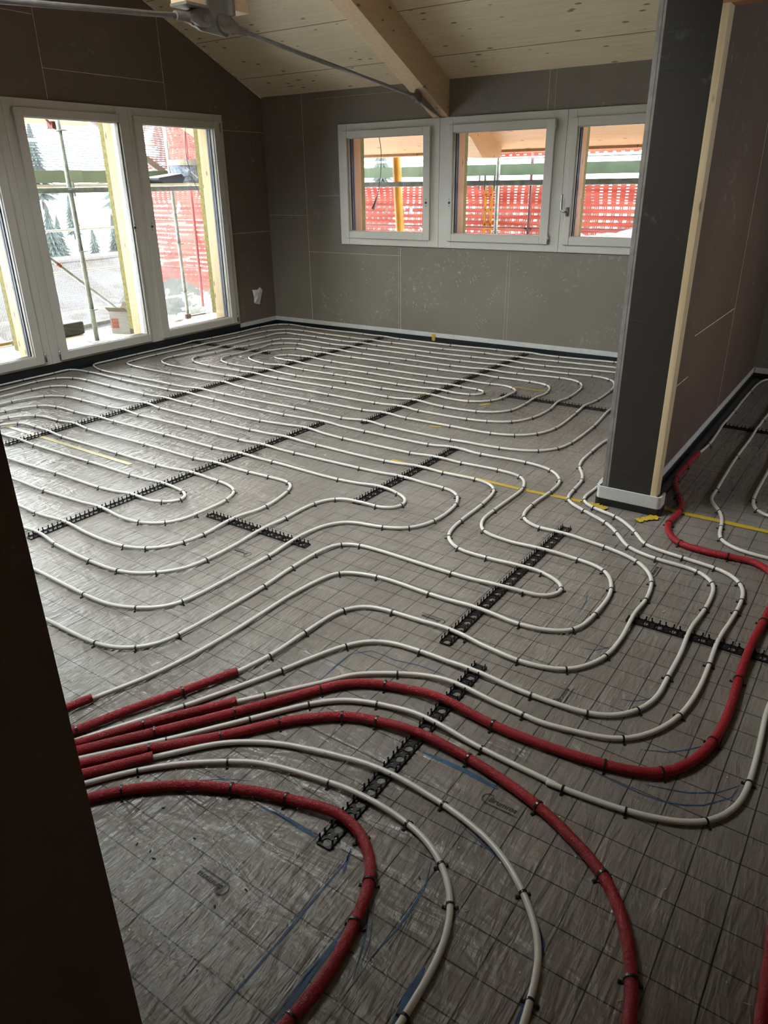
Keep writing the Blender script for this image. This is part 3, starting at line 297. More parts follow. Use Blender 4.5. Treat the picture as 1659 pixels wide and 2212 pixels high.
DEBRIS=[(4.791, -5.923, 'g'), (4.836, -5.918, 'g'), (4.86, -5.928, 'g'), (4.874, -5.909, 'w'), (4.899, -5.831, 'g'), (5.113, -5.868, 'g'), (5.083, -5.939, 'g'), (5.16, -6.065, 'w'), (5.146, -6.086, 'w'), (5.187, -6.152, 'w'), (5.438, -5.946, 'w'), (5.089, -5.611, 'w'), (5.223, -5.561, 'w'), (4.754, -5.807, 'g'), (5.014, -6.094, 'w'), (5.121, -5.789, 'w'), (5.435, -5.617, 'g'), (5.568, -5.632, 's'), (5.472, -5.489, 'w'), (5.644, -5.261, 'w'), (5.721, -5.356, 'w'), (5.729, -5.696, 'w'), (5.991, -5.456, 'w'), (5.928, -5.328, 'w'), (5.919, -5.638, 's'), (6.091, -5.481, 'w'), (5.577, -5.474, 'w'), (6.133, -5.504, 's'), (5.219, -5.445, 'S'), (5.472, -5.489, 'w'), (5.643, -5.261, 'w'), (5.222, -5.561, 'w'), (5.285, -5.119, 'w'), (5.576, -5.472, 'w'), (4.835, -5.418, 'S'), (4.906, -5.563, 's'), (4.691, -5.673, 's'), (4.678, -5.814, 's'), (4.676, -5.694, 'w'), (4.806, -5.636, 'w'), (5.602, -4.102, 'y'), (5.285, -4.406, 'w'), (5.635, -2.67, 'y'), (5.613, -3.012, 'w'), (5.671, -4.547, 'w'), (5.449, -4.723, 'w'), (5.74, -4.42, 'w'), (5.977, -4.877, 'w'), (5.643, -5.261, 'w')]
# ---------------- room shell ----------------
RY, RZ, SL = -3.05, 2.36 + .457 * 3.05, .457
floor = struct(boxes('floor', [(0, 8.2, -9.3, 0, -.12, 0)], 'floor'))
def cz(y): return 2.36 - SL * y if y > RY else 2.36 + SL * (y - 2 * RY)
# ceiling slabs (continuous boards, carried outside as the eave)
bm = bmesh.new()
prism(bm, [(0, 2.36), (RY, RZ), (RY, RZ + .2), (0, 2.56)], 'x', -.02, 8.2)
struct(link('ceiling', bm, 'ceil'))
bm = bmesh.new()
for y0, y1, x0, x1 in ((RY, -3.8, -.02, 8.2), (-5.7, -6.6, -.02, 8.2), (-3.8, -5.7, -.02, 1.55), (-3.8, -5.7, 4.35, 8.2)):
    prism(bm, [(y0, cz(y0)), (y1, cz(y1)), (y1, cz(y1) + .2), (y0, cz(y0) + .2)], 'x', x0, x1)
struct(link('ceiling', bm, 'ceil'))
bm = bmesh.new()
for x0, x1 in ((1.52, 1.6), (2.91, 2.99), (4.30, 4.38)): prism(bm, [(-3.78, cz(-3.78) - .02), (-5.72, cz(-5.72) - .02), (-5.72, cz(-5.72) + .24), (-3.78, cz(-3.78) + .24)], 'x', x0, x1)
for y0 in (-3.84, -5.66): prism(bm, [(y0 + .06, cz(y0 + .06) - .02), (y0 - .06, cz(y0 - .06) - .02), (y0 - .06, cz(y0 - .06) + .24), (y0 + .06, cz(y0 + .06) + .24)], 'x', 1.52, 4.38)
rw = struct(link('added_roof_window', bm, 'white'))  # unseen roof window added to bring more daylight into the room
bm = bmesh.new(); prism(bm, [(-3.8, cz(-3.8) + .15), (-5.7, cz(-5.7) + .15), (-5.7, cz(-5.7) + .156), (-3.8, cz(-3.8) + .156)], 'x', 1.55, 4.35); struct(link('glass_pane', bm, 'glass', rw))
struct(boxes('ceiling', [(-.02, 8.2, -9.4, -6.5, 2.6, 2.8)], 'ceil'))
bm = bmesh.new(); prism(bm, [(.0, 2.36), (1.19, 2.36 - SL * 1.19), (1.19, 2.36 - SL * 1.19 + .18), (0, 2.56)], 'x', -1.75, 8.2)
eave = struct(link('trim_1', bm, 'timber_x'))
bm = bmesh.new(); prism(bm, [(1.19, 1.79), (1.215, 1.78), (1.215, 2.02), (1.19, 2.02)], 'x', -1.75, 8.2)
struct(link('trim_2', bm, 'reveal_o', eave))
# walls
wb = struct(boxes('wall_back', [(-.25, 1.03, 0, .07, 0, 2.5), (4.67, 8.2, 0, .07, 0, 2.5), (1.03, 4.67, 0, .07, 0, .92), (1.03, 4.67, 0, .07, 2.055, 2.5),
   (-.25, 1.10, .07, .24, -.2, 2.5), (4.60, 8.2, .07, .24, -.2, 2.5), (1.1, 4.6, .07, .24, -.2, .99), (1.1, 4.6, .07, .24, 1.99, 2.5)], 'board'))
bm = bmesh.new()
DY0, DY1 = -.62, -4.2
for z0, z1, x0 in ((0, 2.16, 0), ):
    bx(bm, -.07, 0, DY0, 0, 0, 2.16); bx(bm, -.07, 0, -6.5, DY1, 0, 2.16); bx(bm, -.07, 0, DY1, DY0, -.05, .085)
    bx(bm, -.25, -.07, DY0 + .0, .24, -.2, 2.1); bx(bm, -.25, -.07, -6.5, DY1, -.2, 2.1); bx(bm, -.25, -.07, DY1, DY0, -.2, .10)
prism(bm, [(0, 2.16), (0, 2.37), (RY, RZ + .01), (-6.5, cz(-6.5) + .01), (-6.5, 2.16)], 'x', -.25, 0)
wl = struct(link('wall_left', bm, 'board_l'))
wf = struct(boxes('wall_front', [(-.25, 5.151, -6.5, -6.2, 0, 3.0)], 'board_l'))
struct(boxes('wall_right', [(8.2, 8.3, -9.3, -2.4, 0, 4), (8.2, 8.3, -1.6, .07, 0, 4), (8.2, 8.3, -2.4, -1.6, 0, .95), (8.2, 8.3, -2.4, -1.6, 1.65, 4)], 'board'))  # gap is an unseen window added to brighten the right-hand room
struct(boxes('wall_rear', [(4.6, 8.3, -9.3, -9.2, 0, 2.7)], 'board'))
struct(boxes('wall_corridor', [(4.6, 4.75, -9.3, -6.5, 0, 2.7)], 'board'))
# partition with pier
wp = struct(boxes('wall_partition', [(5.06, 5.235, -3.15, 0, 0, 4.0)], 'brown'))
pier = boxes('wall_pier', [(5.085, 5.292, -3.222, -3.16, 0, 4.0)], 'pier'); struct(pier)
struct(boxes('plasterboard_edge', [(5.062, 5.0715, -3.218, -3.15, 0, 4.0), (5.0735, 5.084, -3.2195, -3.15, 0, 4.0), (5.05, 5.061, -3.21, -.0, 0, 4.0)], plain('gypsum_edge', (.215, .195, .175, 1), .8, 0, .2, 25), pier))
struct(boxes('board_joint', [(5.086, 5.291, -3.2225, -3.222, 1.908, 1.912)], 'gasket', pier))
struct(boxes('trim_3', [(5.2925, 5.322, -3.224, -3.15, 0, 2.108)], 'timber', None, .002))
struct(boxes('trim_4', [(5.2925, 6.5, -3.224, -3.15, 2.108, 2.135)], 'timber_x'))
struct(boxes('wall_lintel', [(5.293, 8.2, -3.22, -3.16, 2.135, 4.0), (6.5, 8.2, -3.22, -3.16, 0, 2.135)], 'pier'))
# pale joints between boards, on the wall they belong to
jm = plain('joint_filler', (.66, .58, .48, 1), .8, 0, .3, 30)
def joints(parent, ax, segs, w=.0035):
    L = []
    for a0, a1, z0, z1 in segs:
        if abs(a1 - a0) < 1e-6: a0 -= w / 2; a1 += w / 2
        if abs(z1 - z0) < 1e-6: z0 -= w / 2; z1 += w / 2
        L.append((a0, a1, -.0012, .001, z0, z1) if ax == 'y' else (-.001, .0012, a0, a1, z0, z1))
    struct(boxes('board_joint', L, jm, parent))
joints(wl, 'x', [(-2.55, -2.55, 2.17, 3.43), (-4.2, -2.56, 2.75, 2.75), (-2.55, -1.31, 2.39, 2.39), (-1.31, -1.31, 2.17, 2.95), (-.61, -.005, 2.025, 2.025), (-.61, -.005, 1.03, 1.03)])
joints(wb, 'y', [(.56, .56, .08, 2.355), (.56, 1.78, .825, .825), (.74, 1.03, 1.395, 1.395), (1.77, 1.77, .08, .9), (3.27, 3.27, 2.06, 2.36), (.02, .56, 1.2, 1.2)], .0028)
joints(wb, 'y', [(2.97, 2.97, .08, .9), (3.0, 3.0, .08, .9), (.75, 1.8, 2.30, 2.30), (1.745, 1.745, .08, .9), (3.33, 3.33, 2.06, 2.36)], .0015)
def pj():
    L = [(5.235, 5.2362, -2.49, -1.42, .742, .746), (5.235, 5.2362, -3.1, -2.5, .525, .529), (5.235, 5.2362, -1.402, -1.398, .08, 3.4)]
    struct(boxes('board_joint', L, jm, wp))
pj()
# edge lath where ceiling meets the walls
bm = bmesh.new(); prism(bm, [(0, 2.348), (RY, RZ - .012), (RY, RZ), (0, 2.36)], 'x', 0, .012); struct(link('trim_5', bm, jm))
# shoe prints pressed as chalky marks on the back wall boards
bm = bmesh.new()
for (cx, cz_, rot, s) in ((1.33, .62, .3, 1), (1.05, .38, 1.2, .9), (2.0, .33, 1.4, 1.1), (1.93, .5, .2, .8), (2.62, .35, .8, 1), (2.55, .62, 1.9, 1.1), (2.75, .75, .5, .9), (3.12, .72, .2, 1.1), (3.28, .55, 1.0, 1), (2.68, .2, 2.2, .9), (.95, .2, .1, 1), (2.85, .5, 2.6, .9), (3.3, .8, 0, .8)):
    for row in range(9):
        t = row / 8 * 2 - 1; half = .048 * (1 - .55 * t * t) * (.8 if abs(t + .25) < .2 else 1)
        for sgn in (-1, 1):
            if rnd.random() < .25: continue
            lx0, lx1 = sgn * .006, sgn * half; ly = t * .13
            q = []
            for (ax, ay) in ((lx0, ly), (lx1, ly + .012 * abs(t)), (lx1, ly + .012 * abs(t) + .006), (lx0, ly + .006)):
                q.append(bm.verts.new((cx + s * (ax * math.cos(rot) - ay * math.sin(rot)), -.0003, cz_ + s * (ax * math.sin(rot) + ay * math.cos(rot)) * .9)))
            bm.faces.new(q)
n = NT('chalky_print'); nn = n.noise(n.map(), 25, 4, .7); n.set((.40, .385, .36, 1), .9)
tr = n.n('ShaderNodeBsdfTransparent'); mx = n.n('ShaderNodeMixShader'); n.l(n.ramp(nn, .50, .53), mx.inputs[0]); n.l(tr.outputs[0], mx.inputs[1]); n.l(n.b.outputs[0], mx.inputs[2]); n.l(mx.outputs[0], n.t.nodes['Material Output'].inputs[0])
struct(link('shoe_print', bm, n.m, wb))
# ---------------- windows ----------------
def unit(name, P, u0, u1, z0, z1, su0, su1, sz0, sz1, gu0, gu1, gz0, gz1, hinge=None, sides=('l',), orange=False, handle=False, holes=None, dirn=1):
    def B(lst):
        bm = bmesh.new()
        for a, b, c, d, n0, n1 in lst:
            p = P(a, c, n0); q = P(b, d, n1); bx(bm, min(p[0], q[0]), max(p[0], q[0]), min(p[1], q[1]), max(p[1], q[1]), min(p[2], q[2]), max(p[2], q[2]))
        return bm
    ring = lambda a0, a1, c0, c1, b0, b1, d0, d1, n0, n1: [(a0, b0, c0, c1, n0, n1), (b1, a1, c0, c1, n0, n1), (b0, b1, c0, d0, n0, n1), (b0, b1, d1, c1, n0, n1)]
    e = 1e-3
    root = struct(link(name, B(ring(u0 + e, u1 - e, z0, z1, su0 + .03, su1 - .03, sz0 + .03, sz1 - .03, -.07, .02)), 'white', None, False, .003))
    sash = B([(su0, gu0, sz0, sz1, -.03, .045), (gu1, su1, sz0, sz1, -.03, .045), (gu0 + e / 2, gu1 - e / 2, sz0, gz0, -.03, .0435), (gu0 + e / 2, gu1 - e / 2, gz1, sz1, -.03, .0435)])
    s = struct(link('sash', sash, 'white', root, False, .004))
    struct(link('glazing_bead', B(ring(gu0 - .001, gu1 + .001, gz0 - .001, gz1 + .001, gu0 + .006, gu1 - .006, gz0 + .006, gz1 - .006, .004, .02)), 'white', s))
    struct(link('glass_pane', B([(gu0, gu1, gz0, gz1, -.022, -.018)]), 'glass', s))
    struct(link('gasket', B(ring(gu0 - .001, gu1 + .001, gz0 - .001, gz1 + .001, gu0 + .007, gu1 - .007, gz0 + .003, gz1 - .003, -.05, -.023) + ring(gu0 + .001, gu1 - .001, gz0 - .001, gz1 + .001, gu0 + .01, gu1 - .01, gz0 + .002, gz1 - .002, -.069, -.05)), 'gasket', s))
    rv = 'reveal_o' if orange else 'timber_r'
    struct(link('timber_reveal', B([(gu1 + .0, gu1 + .10, z0 - .02, z1 - .05, -.20, -.071), (gu0 - .10, gu0 - .0, z0 - .02, z1 - .05, -.20, -.071)]), rv, root))
    struct(link('insulation_edge', B([(gu1 + .0, gu1 + .10, z0 + .12, z1 - .05, -.26, -.201), (gu0 - .10, gu0 - .0, z0 + .12, z1 - .05, -.26, -.201)]), 'wool', root))
    if hinge:
        for (hu, hz) in hinge:
            bm = bmesh.new(); cyl(bm, P(hu, hz - .042, .05), P(hu, hz + .042, .05), .007, None, 10); cyl(bm, P(hu, hz - .01, .05), P(hu, hz + .01, .05), .0085, None, 10)
            o = link('hinge', bm, 'chrome', root, True); struct(o)
    if holes:
        for hu, hz in holes:
            bm = bmesh.new(); cyl(bm, P(hu, hz, .044), P(hu, hz, .0475), .012, None, 14); cyl(bm, P(hu, hz + .03, .044), P(hu, hz + .03, .047), .0045, None, 8); cyl(bm, P(hu, hz - .03, .044), P(hu, hz - .03, .047), .0045, None, 8)
            struct(link('handle_socket', bm, 'gasket', s))
    if handle:
        hu, hz = handle
        bm = bmesh.new(); cyl(bm, P(hu, hz - .035, .05), P(hu, hz + .035, .05), .014, None, 14); cyl(bm, P(hu, hz, .05), P(hu, hz, .095), .010, None, 12)
        sweep(bm, catmull([P(hu, hz, .09), P(hu - .012, hz - .0, .098), P(hu - .035, hz + .01, .1), P(hu - .04, hz + .05, .1), P(hu - .042, hz + .14, .098)], .008), .009, 10)
        struct(link('window_handle', bm, 'chrome', s, True))
    return root
PB = lambda u, z, n: (u, -n, z)
PL = lambda u, z, n: (n, u, z)
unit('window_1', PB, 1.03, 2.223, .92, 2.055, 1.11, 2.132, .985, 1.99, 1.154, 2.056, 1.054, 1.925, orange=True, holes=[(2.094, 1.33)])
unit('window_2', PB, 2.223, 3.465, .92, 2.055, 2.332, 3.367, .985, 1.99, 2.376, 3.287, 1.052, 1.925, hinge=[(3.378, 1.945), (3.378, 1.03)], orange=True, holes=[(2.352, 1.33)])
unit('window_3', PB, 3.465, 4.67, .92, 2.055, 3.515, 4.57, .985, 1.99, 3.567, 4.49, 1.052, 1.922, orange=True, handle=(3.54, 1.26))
G = [(-1.745, -.69, -1.655, -.765, -1.785, -.62), (-2.90, -1.886, -2.82, -1.905, -2.975, -1.785), (-4.10, -3.06, -4.02, -3.135, -4.2, -2.975)]
for i, (s0, s1, g0, g1, f0, f1) in enumerate(G):
    unit('door_%d' % (i + 1), PL, f0, f1, .085, 2.16, s0, s1, .105, 2.095, g0, g1, .176, 2.03,
         hinge=[[(-.682, 2.04), (-.682, .165)], [(-2.912, 2.04), (-2.912, .165)], [(-3.05, 2.04), (-3.05, .165)], None][i], holes=[(( -1.702, 1.16))] if i == 0 else ([(-1.915 + .012, 1.16)] if i == 1 else None))
# ---------------- edge insulation strips ----------------
def strip(n_, boxes_w, boxes_b):
    o = struct(boxes('trim_%d' % n_, boxes_w, 'foam', None, .002))
    struct(boxes('foil_apron', boxes_b, 'blackfoil', o))
strip(6, [(0, 5.06, -.010, -.0015, .038, .083)], [(0, 5.06, -.014, -.0015, .001, .038), (0, 5.06, -.06, -.014, .0005, .004)])
strip(7, [(.0015, .010, -.618, 0, .038, .083)], [(.0015, .016, -6.2, 0, .001, .038), (.016, .06, -6.2, 0, .0005, .004), (.0015, .012, -6.2, -.62, .038, .078)])
bm = bmesh.new()
def rounded(r):
    pts = []
    for cx, cy, a0 in ((5.05 , -3.215, 180), (5.328, -3.215, 270)):
        for k in range(7): a = math.radians(a0 + 15 * k); pts.append((cx + r * math.cos(a), cy + r * math.sin(a)))
    return pts
def ringwall(r0, r1, z0, z1):
    bm = bmesh.new(); a = [(5.05 - r1, -2.9)] + rounded(r1) + [(5.328 + r1, -3.15)]; b = [(5.05 - r0, -2.9)] + rounded(r0) + [(5.328 + r0, -3.15)]
    V = [[bm.verts.new((x, y, z)) for x, y in l] for l, z in ((a, z0), (a, z1), (b, z1), (b, z0))]
    for i in range(len(a) - 1):
        for j in range(4): bm.faces.new((V[j][i], V[j][i + 1], V[(j + 1) % 4][i + 1], V[(j + 1) % 4][i]))
    for i in (0, -1): bm.faces.new([V[j][i] for j in range(4)])
    return bm
o = struct(link('trim_8', ringwall(.010, .020, .036, .098), 'foam'))
struct(link('foil_apron', ringwall(.011, .024, .0005, .037), 'blackfoil', o))
strip(9, [(5.2355, 5.245, -3.15, -.0, .04, .085)], [(5.2355, 5.25, -3.15, -.0, .0005, .04), (5.25, 5.30, -3.15, 0, .0005, .006)])
strip(10, [(5.25, 8.2, -.010, -.0015, .038, .083)], [(5.25, 8.2, -.014, -.0015, .001, .038), (5.25, 8.2, -.07, -.014, .0005, .004)])
# ---------------- rafter with tie rod ----------------
bm = bmesh.new()
prism(bm, [(-.0, 2.36), (RY, RZ), (RY, RZ - .31), (0, 2.055)], 'x', 2.134, 2.307)
raf = link('rafter_beam', bm, 'beam', None, False, .003)
tag(raf, 'pale glulam rafter sloping up from the back wall between the windows', 'beam')
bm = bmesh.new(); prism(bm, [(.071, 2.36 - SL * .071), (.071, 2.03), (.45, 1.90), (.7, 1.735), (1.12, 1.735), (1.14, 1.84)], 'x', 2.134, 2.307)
o = link('rafter_tail', bm, 'timber_x', raf); o['label'] = 'rafter end coloured as orange-lit, cut to a curve under the eave outside'
bm = bmesh.new(); prism(bm, [(RY, RZ), (-6.19, cz(-6.19)), (-6.19, cz(-6.19) - .31), (RY, RZ - .31)], 'x', 2.134, 2.307)
o = link('rafter_beam', bm, 'beam', None, False, .003); tag(o, 'second glulam rafter running down from the ridge above the camera side', 'beam')
def fork(bm_out, pin, d, scale=1.0, plane=2.22):
    bm = bmesh.new()
    pin = Vector(pin); d = Vector(d).normalized()
    up = Vector((0, -d.z, d.y))
    for sgn in (-1, 1):
        x0 = plane + sgn * .021; N = 16
        # eye plate as a rounded tongue
        prof = []
        for k in range(9): a = math.pi / 2 + math.pi * k / 8; prof.append((math.cos(a) * .052, math.sin(a) * .052))
        prof += [(.055, -.048), (.10, -.030), (.125, -.025), (.125, .025), (.10, .030), (.055, .048)]
        A = [bm.verts.new(pin + d * a + up * b + Vector((x0 - sgn * .010 - pin.x, 0, 0))) for a, b in prof]; B = [bm.verts.new(pin + d * a + up * b + Vector((x0 + sgn * .010 - pin.x, 0, 0))) for a, b in prof]
        bm.faces.new(A); bm.faces.new(list(reversed(B)))
        for i in range(len(prof)): bm.faces.new((A[i], B[i], B[(i + 1) % len(prof)], A[(i + 1) % len(prof)]))
    cyl(bm, pin + d * .10, pin + d * .15, .036, .026, 20)
    cyl(bm, pin + d * .15, pin + d * .22, .026, .026, 20)
    cyl(bm, Vector((plane - .036, pin.y, pin.z)), Vector((plane + .036, pin.y, pin.z)), .027, None, 20)
    cyl(bm, Vector((plane + .036, pin.y, pin.z)), Vector((plane + .040, pin.y, pin.z)), .014, None, 14)
    M4 = Matrix.Translation(pin) @ Matrix.Scale(scale, 4) @ Matrix.Translation(-pin); bm.transform(M4)
    me = bpy.data.meshes.new('t'); bm.to_mesh(me); bm.free(); bm_out.from_mesh(me); bpy.data.meshes.remove(me)
p1 = Vector((2.22, -2.755, 2.428)); p2 = Vector((2.22, -.405, 2.192)); p3 = Vector((2.22, -2.905, 2.437)); p4 = Vector((2.22, -5.75, 2.20))
for a, b, lab in ((p1, p2, 'dark steel tie rod from the hanger bracket down to the rafter end at the back'), (p3, p4, 'dark steel tie rod from the hanger bracket out of the picture at top left')):
    d = (b - a).normalized(); root = empty('tie_rod', a); tag(root, lab, 'tie rod')
    bm = bmesh.new(); cyl(bm, d * .20, b - d * .14 - a, .0148, None, 20); link('rod', bm, 'steel', root, True)
    bm = bmesh.new(); fork(bm, a, d); bm.transform(Matrix.Translation(-a)); link('fork_end', bm, 'castiron', root)
    bm = bmesh.new(); fork(bm, b, -d, .68); bm.transform(Matrix.Translation(-a)); link('fork_end', bm, 'castiron', root)
bm = bmesh.new(); prism(bm, [(-.435, 2.255), (-.47, 2.215), (-.43, 2.150), (-.36, 2.150), (-.0, 2.045), (-.0, 2.062), (-.05, 2.08), (-.38, 2.232)], 'x', 2.212, 2.228)
o = link('gusset_plate', bm, 'plate', raf); o['label'] = 'grey steel gusset plate let into the rafter underside'
root = empty('hanger_bracket', (2.22, -2.82, 2.5)); tag(root, 'dark steel hanger bracket with timber block joining the two tie rods', 'bracket')
def sub(bm): bm.transform(Matrix.Translation(-Vector((2.22, -2.82, 2.5)))); return bm
bm = bmesh.new(); prism(bm, [(-3.0, 2.46), (-2.975, 2.39), (-2.94, 2.368), (-2.72, 2.358), (-2.69, 2.38), (-2.67, 2.45), (-2.70, 3.2), (-2.95, 3.2)], 'x', 2.212, 2.228); link('gusset_plate', sub(bm), 'plate', root)
bm = bmesh.new(); bx(bm, 2.16, 2.28, -2.69, -2.555, 2.50, 3.25); bx(bm, 2.16, 2.28, -3.09, -2.93, 2.49, 3.25); link('timber_block', sub(bm), 'beam', root)
bm = bmesh.new(); bx(bm, 2.15, 2.29, -2.712, -2.69, 2.47, 2.9); bx(bm, 2.15, 2.29, -2.93, -2.915, 2.475, 2.8); bx(bm, 2.15, 2.29, -3.09, -2.93, 2.475, 2.49); link('end_plate', sub(bm), 'castiron', root)
# ---------------- heating pipes ----------------
def rail_lift(x, y):
    z = 0
    for k, ((x0, y0), (x1, y1)) in RAILS.items():
        dx, dy = x1 - x0, y1 - y0; L = math.hypot(dx, dy); t = max(0, min(1, ((x - x0) * dx + (y - y0) * dy) / L / L))
        d = math.hypot(x - x0 - t * dx, y - y0 - t * dy)
        if d < .16: z = max(z, .5 + .5 * math.cos(math.pi * max(0, d - .03) / .13))
    return z
def pipe_path(pts, r, step, wob=.0015):
    P = [Vector((x, y, 0)) for x, y in pts]; out = catmull([tuple(p) for p in P], .02); s = 0
    for it in range(7): out = [out[0]] + [(out[i - 1] + out[i] * 2 + out[i + 1]) / 4 for i in range(1, len(out) - 1)] + [out[-1]]
    out = catmull([tuple(p) for p in out], step) if step < .019 else out
    for i, p in enumerate(out):
        if i: s += (out[i] - out[i - 1]).length
        p.z = r + .002 + .0055 * rail_lift(p.x, p.y) + wob * (1 + math.sin(s * 7)) * .5
    return out
NAMES = {'c1': ('heating_pipe', 'long white heating pipe coiled across the window side of the floor, red-sleeved ends', 'pipe'),
 'c2': ('heating_pipe', 'long white heating pipe coiled near the back wall and passing left of the pier', 'pipe'),
 'C': ('heating_pipe', 'heating pipe in long red insulation that curves round beside the right of the pier', 'pipe'),
 'x': ('heating_pipe', 'white heating pipe between the two red ones, turning up at the right edge', 'pipe'),
 'E': ('heating_pipe', 'short white pipe bend at the right picture edge beyond the door opening', 'pipe'),
 'z': ('heating_pipe', 'white heating pipe with short red sleeve, the right one of two reaching the bottom', 'pipe'),
 'aa': ('heating_pipe', 'white heating pipe next to the innermost red one, reaching the bottom edge', 'pipe'),
 'y': ('insulated_pipe', 'red insulated pipe sweeping widest to the bottom edge right of the white pipes', 'pipe'),
 'ab': ('insulated_pipe', 'red insulated pipe of the innermost bend at the lower left foreground', 'pipe'),
 'corner': ('insulated_pipe', 'red insulated pipe just entering at the bottom right corner', 'pipe')}
def red_mesh(pts, r=.0138):
    path = pipe_path(pts, r, .0055, 0)
    jit = [rnd.uniform(-1, 1) for _ in range(len(path) * 3)]
    def rf(i, a): return 1 + .040 * abs(math.sin(i * .62 + 1.6 * math.sin(a + i * .03) + .8 * jit[i // 9])) + .030 * jit[(i * 3 + int(a * 1.3)) % len(jit)]
    bm = bmesh.new(); sweep(bm, path, r, 16, rf); return bm
for key, wp, rs in PIPES:
    nm, lab, cat = NAMES[key]
    if wp:
        bm = bmesh.new(); sweep(bm, pipe_path(wp, .0082, .022), .0082, 12); root = link(nm, bm, 'pipe', None, True); tag(root, lab, cat)
        for q in rs:
            o = link('insulation_sleeve', red_mesh(q), 'red', root, True); o['label'] = 'red foam insulation sleeve'
    else:
        root = link(nm, red_mesh(rs[0], .0138), 'red', None, True); tag(root, lab, cat)
# ---------------- pipe clips ----------------
def clip_mesh(r, name):
    bm = bmesh.new(); w = .0028; t = .0016; prof = []
    cz0 = r + .002
    for k in range(-2, 15):
        a = math.pi * k / 12; prof.append((math.cos(a) * (r + .0008), cz0 + math.sin(a) * (r + .0008), math.cos(a), math.sin(a)))
    pin = [(u, v) for u, v, _, _ in prof]; pout = [(u + a * t, v + b * t) for u, v, a, b in prof]
    pin = [(r * .98, .0)] + pin + [(-r * .98, .0)]; pout = [(r + .004, .0)] + pout + [(-r - .004, .0)]
    rows = [[bm.verts.new((s * w, u, v)) for u, v in l] for l, s in ((pin, -1), (pin, 1), (pout, 1), (pout, -1))]
    for i in range(len(pin) - 1):
        for j in range(4): bm.faces.new((rows[j][i], rows[j][i + 1], rows[(j + 1) % 4][i + 1], rows[(j + 1) % 4][i]))
    for i in (0, -1): bm.faces.new([rows[j][i] for j in range(4)])
    for s in (-1, 1):
        bx(bm, -.0035, .0035, min(s * (r + .001), s * (r + .011)), max(s * (r + .001), s * (r + .011)), 0, .0035)
        bx(bm, -.002, .002, min(s * (r + .007), s * (r + .0095)), max(s * (r + .007), s * (r + .0095)), .003, .0075)
    bmesh.ops.recalc_face_normals(bm, faces=bm.faces)
    me = bpy.data.meshes.new(name); bm.to_mesh(me); bm.free(); me.materials.append(M['clip']); return me
cm_w = clip_mesh(.0082, 'pipe_clip'); cm_r = clip_mesh(.0142, 'pipe_clip')
fine = {}
for key, wp, rs in PIPES:
    paths = ([pipe_path(wp, .0082, .03)] if wp else []) + [pipe_path(q, .0138, .03) for q in rs]; fine[key] = paths
every = [(pa, i, 1 if (i or not wp) else 0) for (key, wp, rs) in PIPES for i, pa in enumerate(fine[key])]
CL = {'h': ('white strand nearest the windows', 'the left edge'), 'g': ('second white strand in from the windows', 'the left edge'),
 'f': ('third white strand in from the windows', 'the left edge'), 'e': ('fourth white strand in from the windows', 'the left edge'), 'd': ('fifth white strand in from the windows', 'the left edge'),
 'c': ('outer white bend at middle left', 'the left edge'), 'b': ('second white hairpin at middle left', 'the left edge'), 'a': ('innermost white hairpin at middle left', 'the left edge'),
 'i': ('white strand vanishing lowest behind the pier', 'the windows'), 'itop': ('outermost white strand by the back wall', 'the pier'), 'j': ('nested white far loops', 'the back wall by the pier'),
 'A': ('white pipe bending left of the pier', 'the pier'), 'B': ('white pipe closest round the pier foot', 'the pier'), 'C': ('red pipe right of the pier', 'its far end'), 'x': ('white pipe between the two long red ones', 'its far end'),
 'E': ('white bend at the right edge', 'its far end'), 'y': ('red pipe reaching the bottom edge', 'the bottom edge'), 'z': ('right white pipe at the bottom edge', 'the bottom edge'), 'aa': ('left white pipe at the bottom edge', 'the bottom edge'), 'ab': ('innermost red pipe in the foreground', 'the bottom edge'), 'corner': ('red pipe in the corner', 'the edge')}
ONES = ['first', 'second', 'third', 'fourth', 'fifth', 'sixth', 'seventh', 'eighth', 'ninth', 'tenth', 'eleventh', 'twelfth']
def nth(i): return ONES[i - 1] if i <= 12 else '%d%s' % (i, 'th' if 10 < i % 100 < 20 else {1: 'st', 2: 'nd', 3: 'rd'}.get(i % 10, 'th'))
cands = []
for k, L in CLIPS.items():
    for ci, (x, y) in enumerate(L):
        best = None
        for pa, i, isred in every:
            for q in range(0, len(pa)):
                d = (pa[q].x - x) ** 2 + (pa[q].y - y) ** 2 - (.00002 if isred else 0)
                if best is None or d < best[0]: best = (d, pa, q, isred)
        _, pa, q, isred = best
        t = pa[min(q + 1, len(pa) - 1)] - pa[max(q - 1, 0)]
        a0, b0 = pa[max(q - 1, 0)], pa[min(q + 1, len(pa) - 1)]; tt = t.normalized(); pp = pa[q] + tt * (Vector((x, y, pa[q].z)) - pa[q]).dot(tt)
        d = (Vector((pp.x, pp.y, 0)) - Vector((6.07, -6.67, 1.5))).length
        if d > .7: cands.append((d, pp.x, pp.y, math.atan2(t.y, t.x), isred, k, ci))
cands.sort()
keep = []
for c in cands:
    if all((c[1] - e[1]) ** 2 + (c[2] - e[2]) ** 2 > .0016 for e in keep): keep.append(c)
order = {}
for k in CLIPS:
    for r, c in enumerate(sorted([c for c in keep if c[5] == k], key=lambda c: c[6])): order[(k, c[6])] = r + 1
for (d, x, y, a, isred, k, z) in keep[:300]:
    o = bpy.data.objects.new('pipe_clip', cm_r if isred else cm_w); C.objects.link(o); o.location = (x, y, 0); o.rotation_euler = (0, 0, a)
    tag(o, 'clip on %s, %s from %s' % (CL[k][0], nth(order[(k, z)]), CL[k][1]), 'clip', 'clips on the ' + CL[k][0])
bm = bmesh.new()
